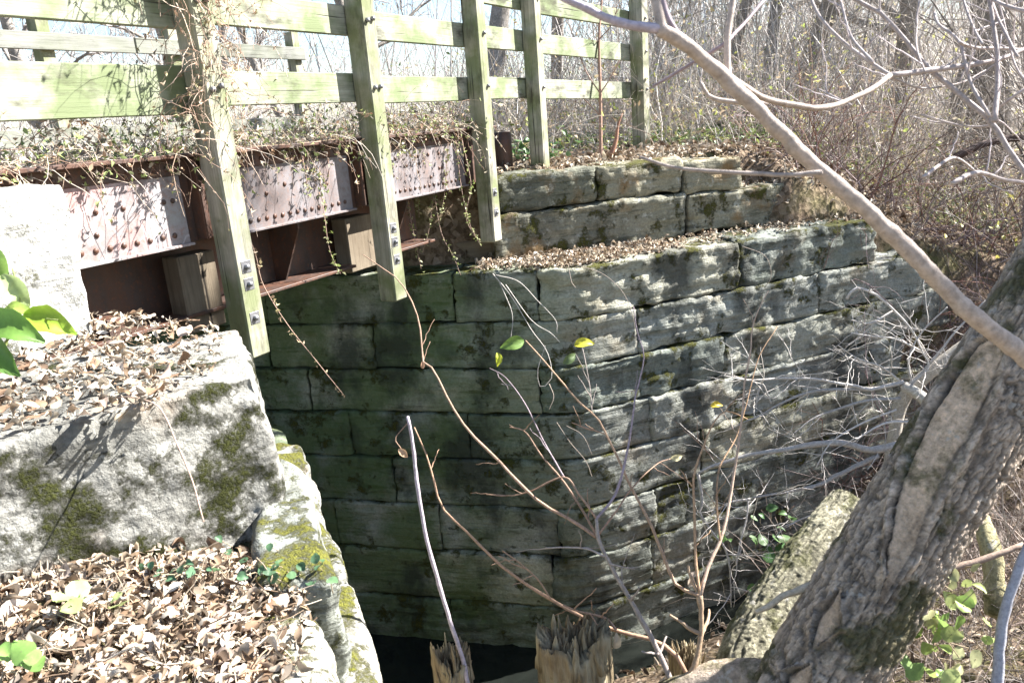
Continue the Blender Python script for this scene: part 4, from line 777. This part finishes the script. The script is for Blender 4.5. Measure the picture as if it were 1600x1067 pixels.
def vine(pix, d0, d1, label, nl, cols, group='vines hanging from the girder'):
    T = Tubes(); c = stem(T, pix, d0, d1, .0035, .002, (.40, .28, .22), 30, 5); e = empty('hanging_vine', c[0], label, 'vine', group); T.build('stem', M_TWIG, e)
    i = rng.integers(1, len(c), nl); p = c[i]+rng.normal(0, .012, (nl, 3)); o = leaves('leaves', p, rng.normal(size=(nl, 3)), rng.uniform(.018, .04, nl), palette(cols, nl, .2), M_GREEN, e, .5, .6, 3, 3); o['kind'] = 'stuff'
GV = [(.34, .38, .16), (.42, .42, .24), (.26, .32, .10)]
vine([(383, 345), (387, 364), (400, 401), (410, 442), (437, 489), (461, 523), (488, 556), (515, 590), (537, 617)], 4.55, 5.0, 'long thin thorny vine slanting down from beside the first post', 40, [(.40, .30, .20), (.42, .36, .2)])
VL = 'leafy vine dangling below the girder between second and third posts'
for pix in ([(632, 235), (640, 330), (650, 380), (658, 420)], [(672, 230), (680, 310), (690, 365), (708, 400), (720, 430)], [(690, 225), (678, 300), (670, 360), (660, 395)], [(712, 220), (722, 300), (734, 350), (745, 372)], [(722, 220), (736, 290), (728, 340), (752, 385)], [(700, 225), (696, 290), (690, 330)], [(650, 228), (652, 290), (655, 340)]): vine(pix, 6.45, 6.5, VL, 46, GV)
vine([(498, 250), (502, 300), (508, 345), (515, 391), (532, 428)], 5.15, 5.2, 'leafy vine dangling beside the steel gusset', 50, GV)
for pix in ([(470, 235), (478, 275), (482, 310)], [(405, 240), (412, 285), (416, 330)], [(440, 235), (448, 270), (452, 300)]): vine(pix, 4.95, 4.95, 'short leafy vine trailing over the middle girder panel', 26, GV)
for pix in ([(320, 255), (328, 300), (345, 340), (352, 370)], [(312, 250), (318, 280), (338, 330), (350, 360)]): vine(pix, 4.25, 4.3, 'dry vine twined down the first post', 24, [(.40, .36, .14), (.45, .34, .2)])
T = Tubes(); stem(T, [(60, 262), (236, 250), (358, 233), (472, 224), (556, 214)], 3.7, 5.3, .004, .0025, (.50, .36, .24), 26, 5); tag(T.build('vine_runner', M_TWIG), 'straight tan vine runner stretched along the girder top', 'vine')

# ------------------------------------------------------------------ trees of the wood
def bare_tree(px, d, r, lean, H, label, seed, bz=None, sc=1.0, world=None):
    g = np.random.default_rng(seed); b = P(px, 180, d) if world is None else V(world[0], world[1], 0); b[2] = float(ground_z(b[0], b[1]))-.2
    e = empty('bare_tree', b, label, 'tree', 'bare trees of the wood'); ln = V(lean*.9, g.normal(0, .1), 1)
    c = [b]; d_ = unit(ln)
    for k in range(9): d_ = unit(d_+g.normal(0, .07, 3)+V(0, 0, .03)); c.append(c[-1]+d_*H/9)
    c = resample(np.array(c), 26); T = Tubes(); T.add(c, np.linspace(r*1.15, r*.3, 27), 12, (1, 1, 1), .1); T.build('trunk', M_BARKF, e)
    K = Tubes(); tw = []
    for k in range(13):
        i = g.integers(7, 26); l = H*g.uniform(.18, .42)*(1.15-i/30); dr = unit(g.normal(0, 1, 3)*V(1, 1, .4)+V(0, 0, .75)); m = 10; p = [c[i]]
        for q in range(m): dr = unit(dr+g.normal(0, .16, 3)+V(0, 0, .05)); p.append(p[-1]+dr*l/m)
        p = np.array(p); r0 = np.interp(i, [0, 26], [r*1.1, r*.3])*.5; K.add(p, np.linspace(r0, r0*.25, m+1), 6, (1, 1, 1))
        for w in range(9):
            j = g.integers(2, m); tw.append((p[j], unit(p[j]-p[j-1]), l*g.uniform(.2, .5), r0*.3))
    K.build('limbs', M_BARKF, e)['kind'] = 'stuff'
    b0 = np.array([t_[0] for t_ in tw]); dr = np.array([t_[1] for t_ in tw]); L = np.array([t_[2] for t_ in tw]); rr = np.clip(np.array([t_[3] for t_ in tw]), .004, .02)
    p1 = sway(b0, dr+rng.normal(0, .5, dr.shape), L, 6, .2, 0.); i = np.repeat(np.arange(len(b0)), 5); k = rng.integers(1, 5, len(i)); p2 = sway(p1[i, k], dr[i]+rng.normal(0, .7, (len(i), 3)), L[i]*.5, 6, .25, .1)
    ta = np.linspace(1, .4, 6); pts = np.concatenate([p1, p2]); R = np.concatenate([rr[:, None]*ta, rr[i][:, None]*.55*ta])
    strands('crown', pts, R, M_TWIG, palette([(.48, .44, .41), (.42, .38, .35)], len(pts), .15), e)['kind'] = 'stuff'
for i, (px, d, r, lean, H, lab) in enumerate(((55, 14, .14, .15, 9, 'slender bare tree seen through the left end of the railing'), (150, 18, .12, -.25, 9, 'thin bare tree leaning away beyond the far railing'), (335, 20, .13, .2, 10, 'bare tree beyond the deck right of the first post'), (480, 17, .11, -.12, 9, 'bare tree between the first and second posts'), (640, 15, .12, -.3, 9, 'leaning bare tree between the second and third posts'),
        (752, 12.5, .17, .25, 9, 'dark thick bare tree right behind the third post'), (880, 16, .13, -.05, 10, 'upright bare tree behind the last railing panel'), (1120, 15, .12, .22, 9, 'slim bare tree rising just beyond the last post'), (1188, 14, .11, .12, 9, 'slim grey tree in the brush behind the bough'), (1205, 15, .17, .42, 10, 'strongly leaning tree in the brush behind the bough'), (1330, 19, .15, -.1, 11, 'distant upright tree above the wing wall end'), (1392, 15, .19, .1, 9, 'stout tree with dark foot in the green brush'),
        (1470, 13.5, .13, .38, 9, 'thin tree leaning towards the big dark trunk'), (1530, 13, .34, .02, 12, 'big dark upright trunk above the brush pile'), (1000, 22, .16, .1, 11, 'distant tree behind the last post'), (250, 24, .16, .1, 12, 'distant tree behind the far railing'))):
    bare_tree(px, d, r, lean, H, lab, 300+i)
for i, (x, y, r) in enumerate(((7.5, 6.2, .13), (9.0, 4.0, .15), (5.6, 3.2, .10))): bare_tree(0, 0, r, -.05, 9, ('bare tree on the bank beyond the wing wall end', 'stout bare tree far out on the bank beside the leaning trunk', 'slim bare tree standing right behind the leaning trunk')[i], 400+i, world=(x, y))

# ------------------------------------------------------------------ small plants and odds
def small_tree():
    e = empty('sapling', to_ground(P(938, 240, 8.6)), 'thin reddish sapling standing in front of the last railing panel', 'sapling'); T = Tubes()
    b = to_ground(P(938, 240, 8.6)); c = resample(np.array([b, P(938, 150, 8.6), P(936, 60, 8.6), P(940, 0, 8.6), P(945, -80, 8.6)]), 22); T.add(c, np.linspace(.022, .010, 23), 7, (.36, .23, .17))
    for pix in ([(937, 145), (915, 110), (890, 40), (882, 0)], [(936, 62), (955, 40), (968, 0)], [(936, 150), (955, 120), (968, 95)], [(937, 62), (925, 70), (920, 60)], [(937, 180), (905, 150), (898, 170)]): c = stem(T, pix, 8.6, 8.5, .008, .004, (.36, .25, .2), 12, 5); offshoots(T, c, 4, .3, .003, (.36, .26, .2), 9)
    T.build('stems', M_TWIG, e)
small_tree()
def pick(name, label, cat, pix, d, r0, r1, tint, n=10, grp=None):
    T = Tubes(); stem(T, pix, d, d, r0, r1, tint, n, 8); return tag(T.build(name, M_TWIG), label, cat, grp)
pick('broken_stick', 'short broken red-brown stick standing on the upper tier', 'stick', [(954, 246), (962, 222), (966, 196), (972, 178)], 8.2, .03, .008, (.28, .15, .10))
pick('dead_stalk', 'black dead stalk standing in the brush by the stepped stones', 'stalk', [(1176, 290), (1182, 262), (1186, 235), (1184, 215)], 8.8, .035, .02, (.03, .022, .02))
pick('grey_stem', 'blue-grey crooked stem rising beside the leafy vine', 'stem', [(1556, 1080), (1560, 1034), (1566, 970), (1576, 930), (1597, 872), (1630, 800)], 2.3, .016, .012, (.34, .34, .38), 18)
T = Tubes(); c = resample(np.array([P(1500, 770, 4.2), P(1530, 810, 4.1), P(1546, 850, 4.0), P(1552, 890, 3.95), P(1556, 960, 3.9)]), 24); T.add(c, .05*(1+.25*fbm(c*9, 3, 2)), 16, (1.3, 1.25, 1.0), .15); tag(T.build('broken_log', M_BARKG), 'pale broken log end lying right of the wounded trunk', 'log')
pick('fallen_stick', 'brown fallen stick poking out behind the trunk', 'stick', [(1470, 895), (1500, 885), (1540, 873), (1600, 850)], 3.2, .014, .012, (.30, .22, .17), 10)
pick('fallen_stick', 'dark fallen limb lying across the brush pile', 'stick', [(1495, 245), (1530, 228), (1570, 218), (1620, 215)], 9.5, .05, .04, (.10, .07, .06), 10)
pick('broken_branch', 'grey broken branch stub pointing left from the trunk', 'branch', [(1180, 955), (1205, 945), (1220, 932), (1265, 915), (1330, 880)], 2.55, .008, .017, (.44, .37, .28), 14)
def leafy(name, label, cat, cen, n, spread, d, size, cols, seed, up=(0, -.6, .6), stems=True, mat=M_GREEN, aspect=.75):
    g = np.random.default_rng(seed); c0 = P(*cen, d); e = empty(name, c0, label, cat); T = Tubes()
    for k in range(n):
        px = cen[0]+g.normal(0, spread[0]); py = cen[1]+g.normal(0, spread[1]); dd = d+g.normal(0, .05); c = P(px, py, dd); nr = unit(np.array(up)+g.normal(0, .45, 3)); s0 = size*g.uniform(.6, 1.25)
        v, f = leaf_geo(c[None], nr[None], np.array([s0]), np.array([g.normal(.1, .2)]), aspect, None, nu=5, nv=7); mesh_obj('leaf', v, f, mat, e, True, np.repeat([np.array(cols[g.integers(0, len(cols))])*g.uniform(.8, 1.2)], len(v), 0))
        if stems: T.add(resample(np.array([c, c+V(g.normal(0, .02), g.normal(.02, .02), -s0*.6), c+V(g.normal(0, .03), .03, -s0*1.6)]), 5), .0016, 4, (.30, .24, .16))
    if stems: T.build('stems', M_TWIG, e)['kind'] = 'stuff'
leafy('leafy_vine', 'yellow-green leafy vine climbing below the wounded trunk', 'vine', (1475, 990), 46, (42, 48), 2.45, .062, [(.32, .42, .12), (.42, .48, .18), (.24, .36, .10), (.46, .46, .24)], 5)
leafy('leafy_vine', 'small yellow-leaved vine in the brush beyond the trunk', 'vine', (1560, 340), 26, (34, 34), 7.5, .05, [(.45, .40, .10), (.38, .38, .12)], 6)
leafy('ground_ivy', 'round-leaved ground ivy at the foot of the mossy block', 'ivy', (430, 895), 26, (45, 16), 2.32, .034, [(.10, .19, .10), (.14, .25, .12)], 7, (0, -.3, 1), True, M_GREEN, .95)
leafy('ground_ivy', 'small ivy tuft under the middle of the mossy block', 'ivy', (275, 893), 14, (22, 7), 2.27, .028, [(.10, .20, .11), (.13, .24, .14)], 8, (0, -.3, 1), True, M_GREEN, .95)
leafy('creeping_plant', 'pale lobed leaves creeping over the terrace litter', 'plant', (120, 930), 6, (26, 18), 2.05, .055, [(.40, .48, .20), (.36, .46, .18)], 9, (0, -.2, 1), True, M_GREEN, .95)
leafy('creeping_plant', 'bright green leaves at the front edge of the terrace litter', 'plant', (35, 1035), 7, (28, 18), 1.85, .055, [(.22, .38, .10), (.34, .46, .16)], 10, (0, -.2, 1), True, M_GREEN, .95)
leafy('bank_plant', 'dark green plants at the foot of the wing wall', 'plant', (1215, 850), 30, (40, 26), 6.2, .10, [(.07, .14, .05), (.10, .18, .06)], 12, (0, -.3, 1), True, M_GREEN, .85)
leafy('ivy_clump', 'dark ivy clump around the rusty pipe stub', 'ivy', (830, 235), 60, (26, 12), 7.9, .075, [(.07, .15, .05), (.10, .19, .07), (.14, .22, .09)], 13, (0, -.5, 1), True, M_GREEN, .85)
leafy('ivy_clump', 'fresh green ivy sprig on the girder end', 'ivy', (660, 197), 20, (28, 6), 6.9, .06, [(.16, .30, .08), (.24, .36, .12)], 14, (0, -.5, 1))
e = empty('broadleaf_plant', PZ(20, 600, ZA), 'large bright green leaves leaning in beside the pale block', 'plant')
big_leaves(e, [(78, 508, 1.9, .13, (.30, .44, .05), .3, -.7, .6, 1, -.55), (18, 520, 1.85, .16, (.16, .30, .06), .1, -.6, .7, .9, -.5), (5, 560, 1.85, .14, (.12, .24, .05), -.1, -.7, .6, .6, -.8), (25, 455, 1.95, .10, (.40, .50, .22), .5, -.8, .1, .5, -1), (-5, 415, 1.95, .11, (.26, .42, .10), .4, -.9, .2, .2, -1), (30, 490, 1.9, .08, (.34, .46, .10), .2, -.4, .9, 1, -.1)], M_GREEN)
T = Tubes(); stem(T, [(-30, 640), (0, 560), (30, 480), (20, 420)], 1.95, 1.95, .004, .003, (.25, .3, .1), 10, 6); stem(T, [(8, 535), (50, 500), (90, 500)], 1.93, 1.88, .003, .002, (.25, .3, .1), 8, 5); T.build('stem', M_TWIG, e)
